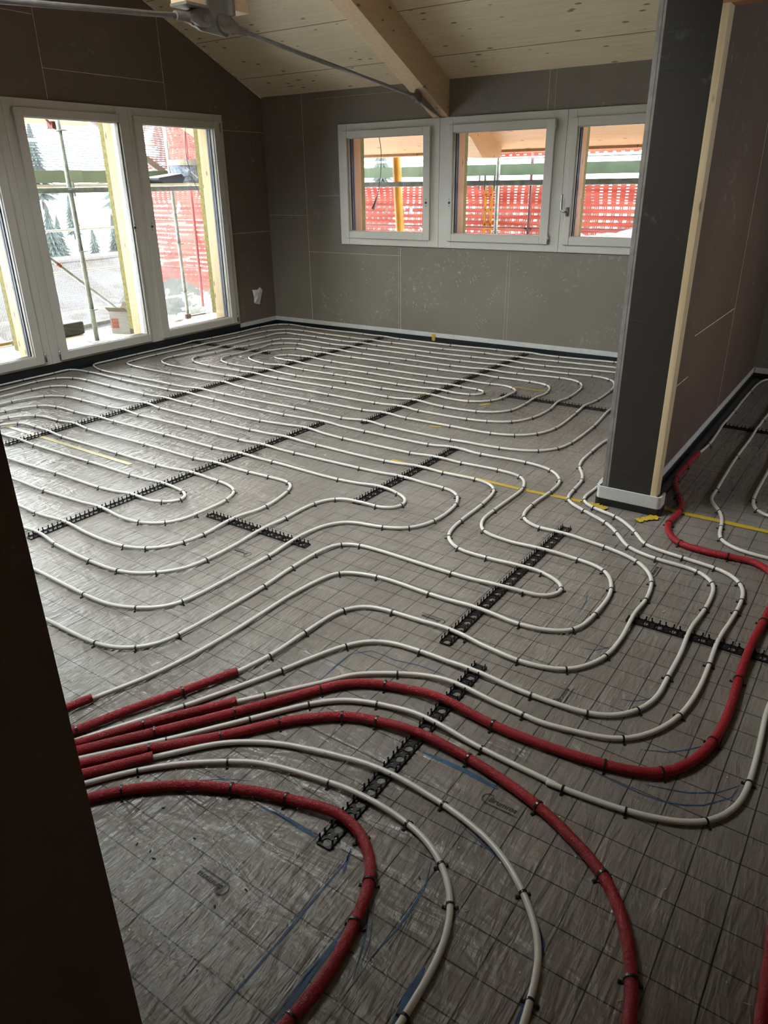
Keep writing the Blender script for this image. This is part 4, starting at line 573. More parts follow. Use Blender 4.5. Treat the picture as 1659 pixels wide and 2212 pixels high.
for (d, x, y, a, isred, k, z) in keep[300:]:
    t = bmesh.new(); t.from_mesh(cm_r if isred else cm_w); t.transform(Matrix.Translation((x, y, 0)) @ Matrix.Rotation(a, 4, 'Z')); me = bpy.data.meshes.new('t'); t.to_mesh(me); t.free(); bm.from_mesh(me); bpy.data.meshes.remove(me)
if keep[300:]: tag(link('pipe_clip', bm, 'clip'), 'remaining far black clips on the pipes near the back wall', 'clip', None, 'stuff')
else: bm.free()
# ---------------- clamp rails ----------------
def hole_cell(bm, x0, x1, y0, y1, r, z0, z1, N=16):
    cx, cy = (x0 + x1) / 2, (y0 + y1) / 2
    hx, hy = (x1 - x0) / 2, (y1 - y0) / 2
    def outer(a):
        c, s = math.cos(a), math.sin(a); k = min(hx / abs(c) if abs(c) > 1e-6 else 9, hy / abs(s) if abs(s) > 1e-6 else 9); return (cx + c * k, cy + s * k)
    A = [2 * math.pi * k / N for k in range(N)] ; cor = [math.atan2(sy * hy, sx * hx) % (2 * math.pi) for sx in (-1, 1) for sy in (-1, 1)]; A = sorted(A + cor)
    A = [a for i, a in enumerate(A) if i == 0 or a - A[i - 1] > 1e-4]; n = len(A)
    ot = [bm.verts.new((*outer(a), z1)) for a in A]; it = [bm.verts.new((cx + r * math.cos(a), cy + r * math.sin(a), z1)) for a in A]; ib = [bm.verts.new((cx + r * math.cos(a), cy + r * math.sin(a), z0)) for a in A]
    for i in range(n):
        j = (i + 1) % n; bm.faces.new((it[i], it[j], ot[j], ot[i])); bm.faces.new((ib[i], ib[j], it[j], it[i]))
def rail(p, q, label):
    p = Vector((*p, 0)); q = Vector((*q, 0)); L = (q - p).length; a = math.atan2(q.y - p.y, q.x - p.x)
    bm = bmesh.new(); n = max(2, int(round(L / .05))); s = L / n; W = .021
    for i in range(n):
        x = i * s
        hole_cell(bm, x, x + s * .62, -W, W, .0125, .0008, .0035)
        hole_cell(bm, x + s * .62, x + s, -W, 0, .0045, .0008, .0035, 10); hole_cell(bm, x + s * .62, x + s, 0, W, .0045, .0008, .0035, 10)
        if i % 2 == 0: bx(bm, x - .001, x + .001, -W + .003, W - .003, .0035, .007)
        for sy in (-1, 1):
            y0, y1 = sorted((sy * (W - .002), sy * W)); c = x + s * .5
            bx(bm, x, x + s, y0, y1, .0, .007)
            for sx in (-1, 1):
                px = c + sx * .0105
                bx(bm, px - .0022, px + .0022, y0 - .0004, y1 + .0004, .0, .023)
                bx(bm, px - (.0034 if sx > 0 else .0022), px + (.0034 if sx < 0 else .0022), y0 - .0004, y1 + .0004, .0195, .023)
                bx(bm, min(px, px + sx * .006), max(px, px + sx * .006), y0, y1, .007, .011)
    o = link('clamp_rail', bm, 'rail'); o.location = (p.x, p.y, 0); o.rotation_euler = (0, 0, a)
    tag(o, label, 'rail', 'black clamp rails under the pipes')
RL = {'R1': 'black clamp rail, the longest, running from the left wall side to the back wall', 'R2': 'black clamp rail running to the back wall right of the long one', 'R3': 'black clamp rail across the left middle of the floor',
 'R4': 'black clamp rail ending in the middle of the floor beside the yellow tape', 'R5': 'black perforated clamp rail left of the pier foot in the right half', 'R6': 'black perforated clamp rail nearest the camera with large holes',
 'R7': 'short black clamp rail lying crosswise in the far left corner below the glazed doors', 'R8': 'short black clamp rail crosswise beyond the pier', 'R9': 'short black clamp rail crosswise in the middle of the floor',
 'R10': 'black clamp rail crosswise at the right picture edge', 'R11': 'black clamp rail in the dark room right of the partition'}
for k, (p, q) in RAILS.items():
    if k == 'R10': q = (6.4, -4.228)
    if k == 'R11': q = (6.1, -1.58)
    rail(p, q, RL[k])
# ---------------- tapes, print, marks, crumbs on the floor ----------------
def ribbon(bm, pts, w, z, ragged=0, taper=False):
    P = catmull([(x, y, 0) for x, y in pts], .05) if len(pts) > 2 else [Vector((*pts[0], 0)).lerp(Vector((*pts[1], 0)), t / 12) for t in range(13)]
    V = []
    for i, p in enumerate(P):
        d = (P[min(i + 1, len(P) - 1)] - P[max(i - 1, 0)]).normalized(); s = Vector((-d.y, d.x, 0)); k = w / 2 * (1 + rnd.uniform(-ragged, ragged)) * (max(.12, min(1, .3 + i / 2, .3 + (len(P) - 1 - i) / 2)) * rnd.uniform(.7, 1) if taper else 1)
        V.append((bm.verts.new(p + s * k + Vector((0, 0, z + ragged * rnd.uniform(0, .004)))), bm.verts.new(p - s * k + Vector((0, 0, z + ragged * rnd.uniform(0, .004))))))
    for a, b in zip(V, V[1:]): bm.faces.new((a[0], b[0], b[1], a[1]))
TL = {'t1': 'pale yellow tape strip along the left of the floor fading to white', 't2': 'thin yellow tape strip along the back wall corner', 't3': 'yellow tape strip in the middle of the nested far loops', 't4': 'short yellow tape strip inside the far right loops',
 't5': 'small scrap of yellow tape below the innermost far loop', 't6': 'tiny yellow tape scrap in the middle of the far floor', 't7': 'long yellow tape strip running to the foot of the pier', 't8': 'long yellow tape strip right of the pier', 't9': 'crumpled yellow tape piece at the left foot of the pier', 't10': 'crumpled yellow tape piece in front of the pier foot'}
for k, (pts, w) in TAPES.items():
    bm = bmesh.new(); rag = .5 if k in ('t9', 't10') else .06
    ribbon(bm, pts, w, .0016 if rag < .1 else .006, rag)
    o = link('adhesive_tape', bm, 'tape_pale' if k == 't1' else 'tape'); so_ = o.modifiers.new('thickness', 'SOLIDIFY'); so_.thickness = .0006
    tag(o, TL[k], 'tape', 'yellow tape on the floor')
o = boxes('adhesive_tape', [(2.165, 2.203, -.0155, -.011, .0, .07)], 'tape'); tag(o, 'small vertical yellow tape over the skirting strip of the back wall', 'tape', 'yellow tape on the floor')
bm = bmesh.new()
for pts, w in MARKS: ribbon(bm, pts, w * 1.7, .0012, 0, True)
o = link('marker_line', bm, 'blueink', floor); struct(o)
def logo(x, y, ang, s=1.0):
    cu = bpy.data.curves.new('printed_logo', 'FONT'); cu.body = 'Brumma'; cu.size = .0235 * s; cu.shear = .25; cu.offset = .0004
    to = bpy.data.objects.new('t', cu); me = bpy.data.meshes.new_from_object(to); bpy.data.objects.remove(to)
    bm = bmesh.new(); bm.from_mesh(me); bpy.data.meshes.remove(me); bm.transform(Matrix.Translation((.0, -.007, 0)))
    def arc(cx, cy, r, a0, a1, w=.0007):
        prev = None
        for k in range(25):
            a = math.radians(a0 + (a1 - a0) * k / 24); A = bm.verts.new((cx + (r - w) * math.cos(a), cy + (r - w) * math.sin(a), 0)); B = bm.verts.new((cx + (r + w) * math.cos(a), cy + (r + w) * math.sin(a), 0))
            if prev: bm.faces.new((prev[0], prev[1], B, A))
            prev = (A, B)
    arc(.0, 0, .018 * s, 60, 270); arc(.0, 0, .0155 * s, 50, 268)
    for y_, x1 in ((-.018 * s, .092 * s), (-.0155 * s, .08 * s)):
        v = [bm.verts.new(q) for q in ((0, y_ - .0007, 0), (x1, y_ - .0007, 0), (x1, y_ + .0007, 0), (0, y_ + .0007, 0))]; bm.faces.new(v)
    o = link('printed_logo', bm, 'ink', floor); o.location = (x, y, .0011); o.rotation_euler = (0, 0, ang); struct(o)
H = math.pi / 2
for x, y, a in ((5.462, -5.306, 0), (5.466, -4.825, H), (5.062, -5.896, 2 * H), (4.92, -4.624, 2 * H), (3.92, -4.613, 2 * H), (4.472, -5.284, 0), (5.484, -3.835, H), (3.05, -3.6, 2 * H)):
    logo(x, y, a)
cols = {'g': 'darkcrumb', 'w': 'plaster', 's': 'straw', 'S': 'straw', 'y': 'straw'}
labs = {'g': ('plastic_scrap', 'tiny dark plastic scrap lying on the foil floor', 'scrap'), 'w': ('plaster_crumb', 'tiny white plaster crumb lying on the foil floor', 'crumb'), 's': ('wood_splinter', 'tiny pale wood splinter on the foil floor', 'splinter'), 'S': ('wood_splinter', 'long pale wood splinter near the nearest clamp rail', 'splinter'), 'y': ('wood_splinter', 'small yellowish wood chip on the foil floor at the right', 'splinter')}
cnt = {}
for x, y, t in sorted(DEBRIS, key=lambda q: math.hypot(q[0] - 6.07, q[1] + 6.67)):
    bm = bmesh.new(); sz = {'g': (.006, .0025, .002), 'w': (.0028, .0024, .002), 's': (.010, .0016, .001), 'S': (.03, .0012, .001), 'y': (.010, .005, .0015)}[t]
    bmesh.ops.create_icosphere(bm, subdivisions=1, radius=1)
    for v in bm.verts: v.co = Vector((v.co.x * sz[0] * rnd.uniform(.7, 1.2), v.co.y * sz[1] * rnd.uniform(.7, 1.2), v.co.z * sz[2] * rnd.uniform(.7, 1.2)))
    nm, lab, cat = labs[t]; cnt[nm] = cnt.get(nm, 0) + 1; lab = lab.replace('near the nearest clamp rail', 'by the rail').replace(' on the foil floor', ' on the floor') + ', %s nearest the bottom edge' % nth(cnt[nm]); o = link(nm, bm, cols[t]); o.location = (x, y, sz[2] * .9); o.rotation_euler = (0, 0, rnd.uniform(0, 3)); tag(o, lab, cat, 'crumbs and scraps on the floor')
# crumpled paper over an outlet on the left wall
bm = bmesh.new(); g = []
out = [(-.375, .425), (-.30, .415), (-.245, .44), (-.215, .40), (-.245, .33), (-.27, .25), (-.33, .262), (-.365, .28), (-.36, .34)]
c0 = bm.verts.new((.022, -.30, .345)); ring = [bm.verts.new((.004 + rnd.uniform(0, .012), y, z)) for y, z in out]; mid = [bm.verts.new((.012 + rnd.uniform(0, .014), -.30 + (y + .30) * .55, .345 + (z - .345) * .55)) for y, z in out]
for i in range(len(out)):
    j = (i + 1) % len(out); bm.faces.new((ring[i], ring[j], mid[j], mid[i])); bm.faces.new((mid[i], mid[j], c0))
o = link('paper_cover', bm, 'paper'); s_ = o.modifiers.new('thickness', 'SOLIDIFY'); s_.thickness = .001
tag(o, 'crumpled white paper stuck low on the dark wall right of the glazed doors', 'paper')
K = .24
# ---------------- outside: terrace and scaffold on the left ----------------
o = boxes('wooden_terrace_deck', [(-1.36, -.26, -6.5 + .5 * k, -6.5 + .5 * k + .497, -.05, .025) for k in range(15)], 'outwood'); tag(o, 'pale plywood terrace deck outside the glazed doors', 'deck')
def tube(name, label, segs, r=.024, mat='zinc_out', cat='scaffold tube', group=None, rings=()):
    base = Vector(segs[0][0]); root = None
    bm = bmesh.new()
    for a, b in segs: cyl(bm, Vector(a) - base, Vector(b) - base, r, None, 14)
    root = link(name, bm, mat, None, True); root.location = base; tag(root, label, cat, group)
    for z in rings:
        bm = bmesh.new(); cyl(bm, (0, 0, z - base.z), (0, 0, z - base.z + .009), r * 2.5, None, 14); link('rosette', bm, mat, root)
    return root
o = tube('scaffold_standard', 'grey mottled scaffold standard on a base plate outside the middle door', [((-.8, -1.925, .03), (-.8, -1.955, 3.4))], .024, 'zinc_out', 'scaffold tube', None, (.35, .92, 1.49, 2.0))
bm = bmesh.new(); bx(bm, -.075, .075, -.075, .075, 0, .008); link('base_plate', bm, 'zinc_out', o)
bm = bmesh.new()
for s in (-1, 1): bx(bm, -.012, .012, s * .03 - .006, s * .03 + .006, 1.40, 1.53); cyl(bm, (0, s * .024, 1.46), (0, s * .06, 1.46), .028, .022, 8)
link('wedge_coupler', bm, 'zinc_out', o)
bm = bmesh.new(); bx(bm, -.10, -.02, -.07, .02, 1.99, 2.05); cyl(bm, (-.06, -.10, 2.07), (-.02, -.02, 1.97), .012, None, 8); l = link('red_coupler', bm, plain('red_coupler_paint', (.30, .02, .02, 1), .5), o); l['label'] = 'red tube coupler'
tube('scaffold_standard', 'slim grey scaffold pole seen through the right door in front of red netting', [((-1.35, -.17, -.05), (-1.35, -.20, 3.2))], .021, 'zinc_out', 'scaffold tube', None, (.28, .86))
o = boxes('scaffold_ledger', [(-.825, -.775, -6.4, .85, 1.462, 1.512)], 'zinc_out', None, .006); tag(o, 'flat steel scaffold ledger crossing outside the doors at eye height', 'scaffold beam')
o = boxes('scaffold_deck', [(-1.55, -.85, -6.4, .9, 1.515, 1.54)], 'outwood'); tag(o, 'wooden scaffold deck resting on the eye-height ledger left', 'scaffold deck')
gm = plain('green_board', (.145, .205, .10, 1), .6, 0, .25, 4)
o = boxes('toe_board', [(-1.60, -1.57, -6.4, 1.45, 1.56, 1.68)], gm); tag(o, 'green toe board outside the glazed doors', 'toe board', 'green toe boards')
for z, lb in ((1.965, 'topmost'), (1.09, 'upper'), (.657, 'middle'), (.22, 'lowest')):
    tube('guard_rail', '%s thin white guard rail outside the glazed doors' % lb, [((-1.62, -6.4, z), (-1.62, -.15 if z > 1.5 else .2, z - .005))], .018 if z > 1.5 else .012, 'white', 'guard rail', 'guard rails on the left')
o = boxes('timber_beam', [(-1.66, -1.60, -6.4, -1.03, 2.115, 2.25)], 'timber_y'); tag(o, 'pale timber beam across the top of the middle door view', 'timber beam')
bm = bmesh.new(); d = [(-1.0, 2.22), (-.93, 2.25), (.10, 1.66), (.06, 1.60)]; prism(bm, d, 'x', -1.72, -1.67); o = link('timber_brace', bm, plain('pinkish_timber', (.50, .36, .28, 1), .7, 0, .2, 10)); tag(o, 'pale slanting timber brace outside the right door', 'timber brace')
tube('diagonal_brace', 'grey diagonal scaffold brace with an orange band outside the middle door', [((-1.5, -2.2, 1.13), (-1.5, -1.03, .13))], .02, 'zinc_out', 'scaffold tube')
bm = bmesh.new(); cyl(bm, (-1.5, -1.775, .767), (-1.5, -1.735, .733), .0215, None, 14); b = link('orange_band', bm, plain('orange_mark', (.55, .09, .02, 1), .5), bpy.data.objects['diagonal_brace']); b.location = -bpy.data.objects['diagonal_brace'].location
# box, crate, ribbed pipe, bucket, tool case, dustpan, trowel
root = empty('cardboard_box', (-.98, -1.40, .025)); root.rotation_euler = (0, 0, .35); tag(root, 'open white cardboard box with an orange label on the terrace', 'box')
wbx = plain('white_carton', (.75, .72, .69, 1), .8); kraft = plain('kraft_carton', (.45, .34, .26, 1), .85); orl = plain('orange_label', (.60, .10, .01, 1), .6)
bm = bmesh.new(); w = .115
bx(bm, w - .003, w, -w, w, 0, .24); bx(bm, -w, -w + .003, -w, w, 0, .24); bx(bm, -w, w, -w, -w + .003, 0, .24); bx(bm, -w, w, w - .003, w, 0, .24); bx(bm, -w, w, -w, w, 0, .003); link('body', bm, wbx, root)
bm = bmesh.new(); prism(bm, [(-w, .24), (-w - .07, .29), (-w - .067, .293), (-w + .003, .243)], 'x', -w, w); prism(bm, [(w, .24), (w + .06, .30), (w + .057, .303), (w - .003, .243)], 'x', -w, w); link('flap', bm, kraft, root)
bm = bmesh.new(); prism(bm, [(w, .24), (w + .03, .15), (w + .033, .15), (w + .003, .242)], 'y', -.09, .06); link('flap', bm, wbx, root)
bm = bmesh.new(); bx(bm, -.10, -.015, -w - .001, -w, .06, .165); l = link('label_panel', bm, orl, root); l['label'] = 'orange label panel'
o = boxes('black_crate', [(-1.50, -1.28, -2.1, -1.72, .03, .17)], plain('dark_grey_plastic', (.06, .065, .065, 1), .55), None, .02); tag(o, 'dark grey plastic crate on the far edge of the terrace', 'crate')
bm = bmesh.new(); path = catmull([(-1.75, -5.5, .0), (-1.62, -3.5, .0), (-1.64, -2.4, -.01), (-1.62, -1.4, .03), (-1.68, -.9, .03)], .012); sweep(bm, path, .045, 12, lambda i, a: 1.0 if i % 2 else .86); o = link('ribbed_pipe', bm, plain('ribbed_white', (.35, .34, .32, 1), .6)); tag(o, 'ribbed white drain pipe lying beyond the terrace edge', 'pipe')
bm = bmesh.new(); path = catmull([(-1.42, -4.2, .06), (-1.40, -3.2, .05), (-1.45, -2.5, .04)], .03); sweep(bm, path, .022, 10); o = link('yellow_hose', bm, plain('yellow_hose', (.62, .34, .01, 1), .5), None, True); tag(o, 'yellow hose end at the far left edge of the terrace', 'hose')
root = empty('bucket', (-1.22, -.06, 1.545)); tag(root, 'white paint bucket with blue label standing on the scaffold deck', 'bucket')
bm = bmesh.new(); cyl(bm, (0, 0, 0), (0, 0, .19), .155, .18, 28); link('body', bm, plain('bucket_blue_label', (.60, .72, .95, 1), .5, 0, .5, 30), root, False)
bm = bmesh.new(); cyl(bm, (0, 0, .185), (0, 0, .245), .188, .19, 28); link('lid', bm, plain('bucket_lid', (1.0, .95, .80, 1), .5), root)
bm = bmesh.new(); sweep(bm, catmull([(.15, -.12, .16), (.24, 0, .04), (.15, .13, .16)], .02), .004, 6); link('handle', bm, 'zinc', root)
root = empty('tool_case', (-1.12, -.42, 1.545)); tag(root, 'black tool charger with coiled cable on the scaffold deck', 'tool')
bm = bmesh.new(); prism(bm, [(-.22, .035), (-.16, .0), (.12, .0), (.16, .05), (.12, .09), (-.22, .05)], 'x', -.1, .1); link('body', bm, 'gasket', root)
bm = bmesh.new(); prism(bm, [(-.22, .052), (.12, .092), (.12, .10), (-.22, .06)], 'x', -.11, .11); link('lid', bm, 'zinc', root)
bm = bmesh.new(); sweep(bm, catmull([(.1, .13, .06), (.12, .22, .07), (.08, .28, .02), (.02, .2, .01), (.1, .12, .01), (.14, .25, .015), (.1, .33, .01)], .012), .005, 6); link('cable', bm, 'gasket', root)
o = boxes('cable_tray', [(-1.3, -1.22, -.65, .6, 1.54, 1.575)], gm); tag(o, 'dark green board edge lying on the scaffold deck behind the bucket', 'board')
bm = bmesh.new(); prism(bm, [(-.12, 0), (.14, 0), (.14, .012), (-.12, .012)], 'x', -.05, .05); bx(bm, -.05, -.04, -.12, .14, 0, .07); o = link('metal_profile', bm, 'zinc'); o.location = (-1.18, -.12, .03); tag(o, 'bent sheet metal profile on the terrace behind the right door', 'profile')
bm = bmesh.new(); prism(bm, [(-.05, 0), (.06, .0), (.09, .01), (.06, .018), (-.05, .012)], 'x', -.04, .04); o = link('trowel_blade', bm, 'zinc'); o.location = (-1.05, -.62, .03); tag(o, 'small flat metal trowel on the terrace behind the right door', 'trowel')
bm = bmesh.new(); cyl(bm, (0, -.2, .02), (0, .05, .02), .008, None, 8); bx(bm, -.015, .015, -.27, -.2, .0, .05); o = link('hammer', bm, plain('reddish_handle', (.25, .12, .09, 1), .6)); o.location = (-1.05, -.2, .03); tag(o, 'small hammer lying on the terrace behind the right door', 'hammer')
# hanging cable with a wrapped end
def hang(P, tip, tissue, label):
    root = empty('hanging_cable', P[0]); tag(root, label, 'cable'); o_ = Vector(P[0])
    bm = bmesh.new(); sweep(bm, catmull([tuple(Vector(p) - o_) for p in P], .02), .0035, 6); link('cord', bm, 'gasket', root, True)
    bm = bmesh.new(); a = Vector(P[-1]) - o_; b = Vector(tip) - o_; cyl(bm, a, b, .004, .022, 10); link('wrapped_end', bm, tissue, root)
hang([(-.3, -.82, 2.1), (-.3, -.86, 1.85), (-.3, -.83, 1.65), (-.3, -.70, 1.37)], (-.3, -.53, 1.26), 'paper', 'thin cable with wrapped end hanging outside the right door')
hang([(1.34, .26, 1.98), (1.37, .26, 1.80), (1.36, .26, 1.6), (1.32, .26, 1.40)], (1.26, .26, 1.26), plain('pinkish_wrap', (1.2, .8, .7, 1), .7), 'thin dark cable hanging outside the leftmost back window')
# fine white debris net on the left, see-through
n = NT('white_mesh_net'); s = n.n('ShaderNodeSeparateXYZ'); n.l(n.co.outputs['Object'], s.inputs[0])
wob = n.noise(n.map(), 2.0, 2)
a = n.math('FRACT', n.math('ADD', n.math('MULTIPLY', s.outputs[2], 38), n.math('MULTIPLY', wob, 2.5))); h_ = n.ramp(n.math('ABSOLUTE', n.math('SUBTRACT', a, .5)), .2, .3)
b = n.math('FRACT', n.math('MULTIPLY', s.outputs[1], 55)); v_ = n.ramp(n.math('ABSOLUTE', n.math('SUBTRACT', b, .5)), .34, .40)
top = n.ramp(s.outputs[2], 1.5 / 3, 1.56 / 3); 
z3 = n.math('DIVIDE', s.outputs[2], 3); top = n.ramp(z3, .50, .51)
msk = n.mix(top, n.math('MULTIPLY', v_, .93), n.math('MULTIPLY', h_, .955))
n.set((.040, .048, .060, 1), .8); tr = n.n('ShaderNodeBsdfTransparent'); mx = n.n('ShaderNodeMixShader'); n.l(msk, mx.inputs[0]); n.l(tr.outputs[0], mx.inputs[1]); n.l(n.b.outputs[0], mx.inputs[2]); n.l(mx.outputs[0], n.t.nodes['Material Output'].inputs[0])
bm = bmesh.new(); V = [[bm.verts.new((-2.3 + .04 * math.sin(y * 5 + z), y * .4 - 7, z * .4 - .6)) for z in range(11)] for y in range(20)]
for i in range(19):
    for j in range(10): bm.faces.new((V[i][j], V[i + 1][j], V[i + 1][j + 1], V[i][j + 1]))
tag(link('debris_net', bm, n.m, None, True), 'fine white see-through debris net beyond the left scaffold', 'net')
# red safety netting behind the scaffold at the back
def red_net(name, x0, x1, z0, z1, y, label, amp=.03, jag=0):
    bm = bmesh.new(); nx = int((x1 - x0) / .06); nz = max(3, int((z1 - z0) / .06)); V = []
    for i in range(nx + 1):
        x = x0 + (x1 - x0) * i / nx; lo = z0 + jag * (.5 + .5 * math.sin(x * 3.1) * math.sin(x * 1.3))
        V.append([bm.verts.new((x, y + amp * math.sin(x * 4 + 1.5 * math.sin(j * .35)) + amp * .5 * math.sin(j * .9 + x), lo + (z1 - lo) * j / nz + .012 * math.sin(x * 2.2 + j * .4))) for j in range(nz + 1)])
    for i in range(nx):
        for j in range(nz): bm.faces.new((V[i][j], V[i + 1][j], V[i + 1][j + 1], V[i][j + 1]))
    return tag(link(name, bm, M['net'], None, True), label, 'safety net', 'red safety nets')
n = NT('red_safety_net'); s = n.n('ShaderNodeSeparateXYZ'); n.l(n.co.outputs['Object'], s.inputs[0])
X = s.outputs[0]; Z = s.outputs[2]
row = n.math('FRACT', n.math('MULTIPLY', Z, 15)); rowm = n.ramp(n.math('ABSOLUTE', n.math('SUBTRACT', row, .5)), .15, .19, (1, 1, 1, 1), (0, 0, 0, 1))
c1_ = n.math('FRACT', n.math('MULTIPLY', X, 45)); slots = n.ramp(n.math('ABSOLUTE', n.math('SUBTRACT', c1_, .5)), .10, .14, (1, 1, 1, 1), (0, 0, 0, 1))
c2_ = n.math('FRACT', n.math('MULTIPLY', X, 11)); sq = n.ramp(n.math('ABSOLUTE', n.math('SUBTRACT', c2_, .5)), .16, .18, (1, 1, 1, 1), (0, 0, 0, 1))
holes_low = n.math('MULTIPLY', rowm, n.math('MAXIMUM', slots, sq))
row2 = n.math('FRACT', n.math('MULTIPLY', Z, 34)); r2m = n.ramp(n.math('ABSOLUTE', n.math('SUBTRACT', row2, .5)), .12, .16, (1, 1, 1, 1), (0, 0, 0, 1))
holes_up = n.math('MULTIPLY', r2m, sq)
zz = n.math('DIVIDE', n.math('ADD', Z, 1), 4); up = n.ramp(zz, (1.27 + 1) / 4, (1.29 + 1) / 4)
hole = n.mix(up, holes_low, holes_up)
tear = n.ramp(n.noise(n.map((1, 1, 1.2)), 1.5, 5, .7, .8), .60, .66)
leftm = n.ramp(n.math('DIVIDE', n.math('ADD', X, 5), 10), .60, .65, (1, 1, 1, 1), (0, 0, 0, 1))
hole = n.math('MAXIMUM', hole, n.math('MULTIPLY', tear, leftm))
fold = n.noise(n.map((.4, 1, 6)), 3, 3, .5); cc = n.ramp(fold, .35, .65, (.15, .018, .012, 1), (.22, .050, .036, 1))
n.set(cc, .7); trl = n.n('ShaderNodeBsdfTranslucent'); n.l(cc, trl.inputs[0]); m1 = n.n('ShaderNodeMixShader'); m1.inputs[0].default_value = .35; n.l(n.b.outputs[0], m1.inputs[1]); n.l(trl.outputs[0], m1.inputs[2])
tr = n.n('ShaderNodeBsdfTransparent'); mx = n.n('ShaderNodeMixShader'); n.l(hole, mx.inputs[0]); n.l(m1.outputs[0], mx.inputs[1]); n.l(tr.outputs[0], mx.inputs[2]); n.l(mx.outputs[0], n.t.nodes['Material Output'].inputs[0]); M['net'] = n.m
red_net('safety_net', -4.25, -.6, -.12, 1.47, 1.62, 'red safety net seen through the right door below the ledger', .05, .3)
red_net('safety_net', -4.25, -.6, 1.76, 2.9, 1.62, 'red safety net seen at the top of the right door')
red_net('safety_net', -.6, 6.5, .78, 1.475, 1.72, 'red safety net across the lower half of the back windows', .025, .12)
red_net('safety_net', 1.9, 6.5, 1.76, 2.3, 1.72, 'narrow red safety net just under the eave in the back windows', .015)
tube('guard_rail', 'thin red rail tied behind the netting low in the back windows', [((-4.2, 1.66, 1.02), (6.5, 1.66, 1.02))], .012, plain('red_rail', (.45, .06, .05, 1), .6), 'guard rail')
tube('guard_rail', 'thin red rail low behind the netting seen through the right door', [((-4.2, 1.58, .33), (-.7, 1.58, .40))], .014, plain('red_rail_b', (.45, .05, .04, 1), .6), 'guard rail')
tube('net_post', 'thin red post behind the netting seen through the right door', [((-2.95, 1.56, -.3), (-2.93, 1.56, 2.8))], .022, plain('red_post', (.45, .05, .04, 1), .6), 'post')
o = boxes('toe_board', [(-5, 7, 1.55, 1.58, 1.57, 1.685)], plain('pale_green_board', (.27, .40, .25, 1), .6, 0, .25, 4)); tag(o, 'long green toe board behind the back windows', 'toe board', 'green toe boards')
o = boxes('scaffold_ledger', [(-.6, 7, .875, .925, 1.468, 1.522)], 'zinc_out', None, .006); tag(o, 'flat steel scaffold ledger crossing behind the back windows', 'scaffold beam')
tube('scaffold_standard', 'grey scaffold standard at the left side of the second back window', [((1.83, .95, -1.5), (1.845, .95, 3))], .023, 'zinc', 'scaffold tube', None, (.98,))
tube('scaffold_standard', 'grey scaffold standard in the middle of the second back window', [((2.205, 1.3, -1.5), (2.20, 1.3, 3))], .021, 'zinc_out', 'scaffold tube', None, (1.0,))
tube('scaffold_standard', 'thin red-tinted scaffold post right of centre in the second back window', [((2.43, 1.66, -1.5), (2.44, 1.66, 3))], .018, plain('red_tinted', (.38, .09, .08, 1), .5), 'scaffold tube', None, (1.0,))
tube('guard_rail', 'pale guard rail above the green board behind the back windows', [((-.6, 1.60, 1.745), (7, 1.60, 1.745))], .013, 'zinc', 'guard rail')
bm = bmesh.new()
for x, y in ((2.0, 1.3), (1.93, .9), (2.38, .9), (2.27, .9)): bx(bm, x - .008, x + .008, y - .05, y - .03, 1.43, 1.57)
tag(link('scaffold_coupler', bm, 'zinc_out'), 'wedge couplers on the ledger behind the second back window', 'coupler')
ym = plain('yellow_debris_chute', (1.5, .62, .02, 1), .5, 0, .2, 6)
bm = bmesh.new(); sweep(bm, catmull([(.88, 1.3, 2.4), (.885, 1.3, 1.8), (.90, 1.3, 1.4), (.925, 1.3, 1.0), (.95, 1.3, .3)], .05), .052, 16); tag(link('yellow_tube', bm, ym, None, True), 'thick yellow tube hanging behind the leftmost back window', 'tube')
bm = bmesh.new()
for x in (1.86, 1.94): bx(bm, x - .012, x + .012, 1.69, 1.71, -.5, 1.50)
for k in range(12): bx(bm, 1.86, 1.94, 1.69, 1.71, -.4 + .16 * k, -.38 + .16 * k)
bx(bm, 1.84, 2.12, 1.68, 1.71, .995, 1.03)
tag(link('yellow_ladder', bm, ym), 'yellow hoist ladder behind the second back window', 'ladder')
# ---------------- landscape ----------------
K = 1.0
snow = plain('snow', (.82, .85, .90, 1), .8, 0, .06, .4)
bm = bmesh.new(); N = 60; V = []
def hh(x, y):
    d = math.hypot(x - 4, y + 3); z = -3.2 + .25 * math.sin(x * .3) * math.cos(y * .24)
    if y > 2.2: z += 3.7 * (1 - math.exp(-(y - 2.2) / 4)) * (1 if x > 0 else max(.2, 1 + x / 9))
    if d > 22: z += (min(d, 55) - 22) * .02 + max(0, d - 55) * .12 + .6 * math.sin(x * .09 + 1) * math.cos(y * .08) + max(0, d - 60) * .33 + .5 * math.sin(x * .5) 
    return z
for i in range(N + 1):
    row = []
    for j in range(N + 1):
        x = -120 + 160 * (i / N) ** .8; y = -60 + 190 * j / N
        row.append(bm.verts.new((x, y, hh(x, y) if not (-.5 < x < 8.5 and -9.5 < y < .3) else -3.2)))
    V.append(row)
for i in range(N):
    for j in range(N): bm.faces.new((V[i][j], V[i + 1][j], V[i + 1][j + 1], V[i][j + 1]))
o = link('ground', bm, snow, None, True); struct(o)
bm = bmesh.new(); V = []
for i in range(40):
    row = []
    for j in range(10):
        x = 2.55 + i * .12; y = 1.12 + j * .05; e = min(1, j / 3.0) * min(1, i / 4 + .2)
        row.append(bm.verts.new((x, y, -1.2 + 2.17 * e + (.025 * math.sin(x * 9) + .022 * math.sin(x * 17 + 1) + .07 * (x - 3.0) * (x > 3.0)) * e)))
    V.append(row)
for i in range(39):
    for j in range(9): bm.faces.new((V[i][j], V[i + 1][j], V[i + 1][j + 1], V[i][j + 1]))
tag(link('snow_bank', bm, snow, None, True), 'bright lumpy snow bank behind the third back window', 'snow')
